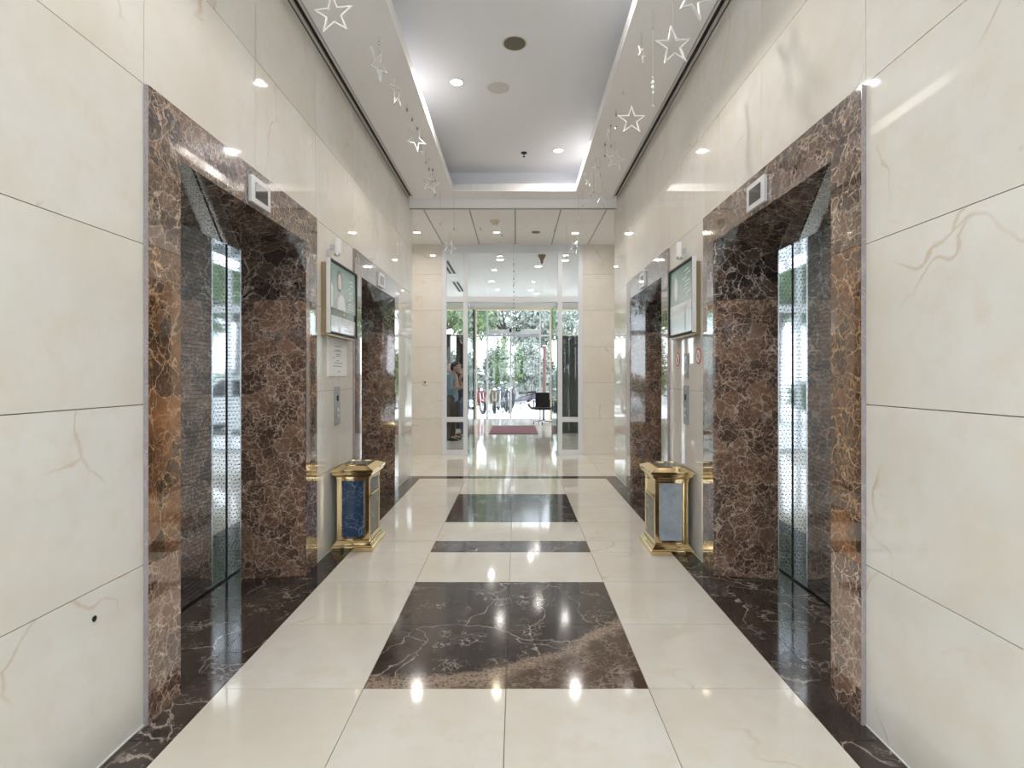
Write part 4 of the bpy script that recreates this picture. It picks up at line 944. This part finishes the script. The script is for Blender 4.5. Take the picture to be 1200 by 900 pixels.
hang_star(487,163,5.4,45,'large half-turned star, fourth on the left side',g1,tilt=25)
hang_star(505,215,6.7,35,'large half-turned star, last on the left side',g1,tilt=10)
hang_star(812,-3,3.05,25,'large star cut by the top edge on right side',g1,tilt=10)
hang_star(789,54,3.35,8,'large white outline star hanging top right, whole in view',g1,tilt=-8)
hang_star(740,141,4.55,0,'large outline star on right side, third from the top edge',g1)
hang_star(721,188,5.75,15,'large outline star on right side, fourth from the top edge',g1,tilt=8,k=.92)
hang_star(706,232,6.9,40,'large half-turned star, last on the right side',g1,tilt=14)
g3 = 'stars before the glazed screen'
hang_star(590,289,8.9,0,'star hanging before the screen head, left of centre',g3,top=ZG,k=.9); hang_star(674,290,8.9,35,'star hanging before the screen head, right side',g3,top=ZG,tilt=25); hang_star(527,290,8.9,40,'star hanging before the screen head, left end',g3,top=ZG,tilt=20)
for i, (px, py, y, rz) in enumerate(((752,63,3.95,50),(713,157,5.4,60),(698,195,6.2,30),(690,214,6.7,20))):
    hang_star(px,py,y,rz,'%s small white star from the camera under the right soffit' % ORD[i],'small stars under the right soffit',False,tilt=20)
def crystal(px, py, y, label, group, top=ZC, n=2):
    p = P(px, py, y); e = empty('crystal_drop', tuple(p), random.random(), label, 'ornament', group)
    MB().tube((0,0,.01),(0,0,top-p.z),.0016,n=5).build('thread', M['thread'], e)
    for k in range(n):
        z = k*.11*(1+random.random()); MB().lathe([(.0015,-.028),(.011,-.006),(.006,.010),(.0015,.016)], 6).build('crystal', M['crystal'], e, (0,0,z))
left_drops = ((444,50,4.0),(453,62,4.25),(463,80,4.5),(470,88,4.75),(477,128,5.0),(483,140,5.2),(489,150,5.45),(494,178,5.7),(499,190,6.0),(503,198,6.25),(507,212,6.55),(510,228,6.9),(516,262,7.3),(532,268,7.6))
for i, (px, py, y) in enumerate(left_drops): crystal(px,py,y,'%s crystal drop from the camera in the row under left soffit' % ORD[i],'crystal drops under the left soffit',n=2 if py<230 else 1)
right_drops = ((765,30,3.9),(752,38,4.2),(741,80,4.5),(730,108,4.75),(722,148,5.1),(716,170,5.4),(709,182,5.8),(703,205,6.2),(700,196,6.4),(696,224,6.6),(691,228,6.95),(683,240,7.3),(678,256,7.5))
for i, (px, py, y) in enumerate(right_drops): crystal(px,py,y,'%s crystal drop from the camera in the row under right soffit' % ORD[i],'crystal drops under the right soffit',n=2 if py<200 else 1)
for i, (px, py) in enumerate(((563,268),(588,275),(650,270),(664,300))): crystal(px,py,8.6,'%s crystal drop from the left before the glazed screen' % ORD[i],'crystal drops before the screen',top=ZG,n=1)
def bead_string(px, y, py0, py1, mat, label, top):
    p = P(px, py1, y); e = empty('bead_string', tuple(p), 0, label, 'ornament'); L = (py1-py0)*y/F
    MB().tube((0,0,0),(0,0,top-p.z),.0012,n=5).build('thread', M['thread'], e); z = 0
    while z < L:
        s = random.choice((.006,.010,.016)); MB().lathe([(.002,-s),(s*.8,-s*.1),(.002,s)], 6).build('bead', mat, e, (random.uniform(-.004,.004),0,z)); z += random.uniform(.03,.09)
bead_string(602, 8.8, 300, 402, M['crystal'], 'long grey bead string hanging in the middle before the screen', ZG)
bead_string(765, 3.7, 82, 124, M['star'], 'white bead string hanging under the right soffit', ZC)
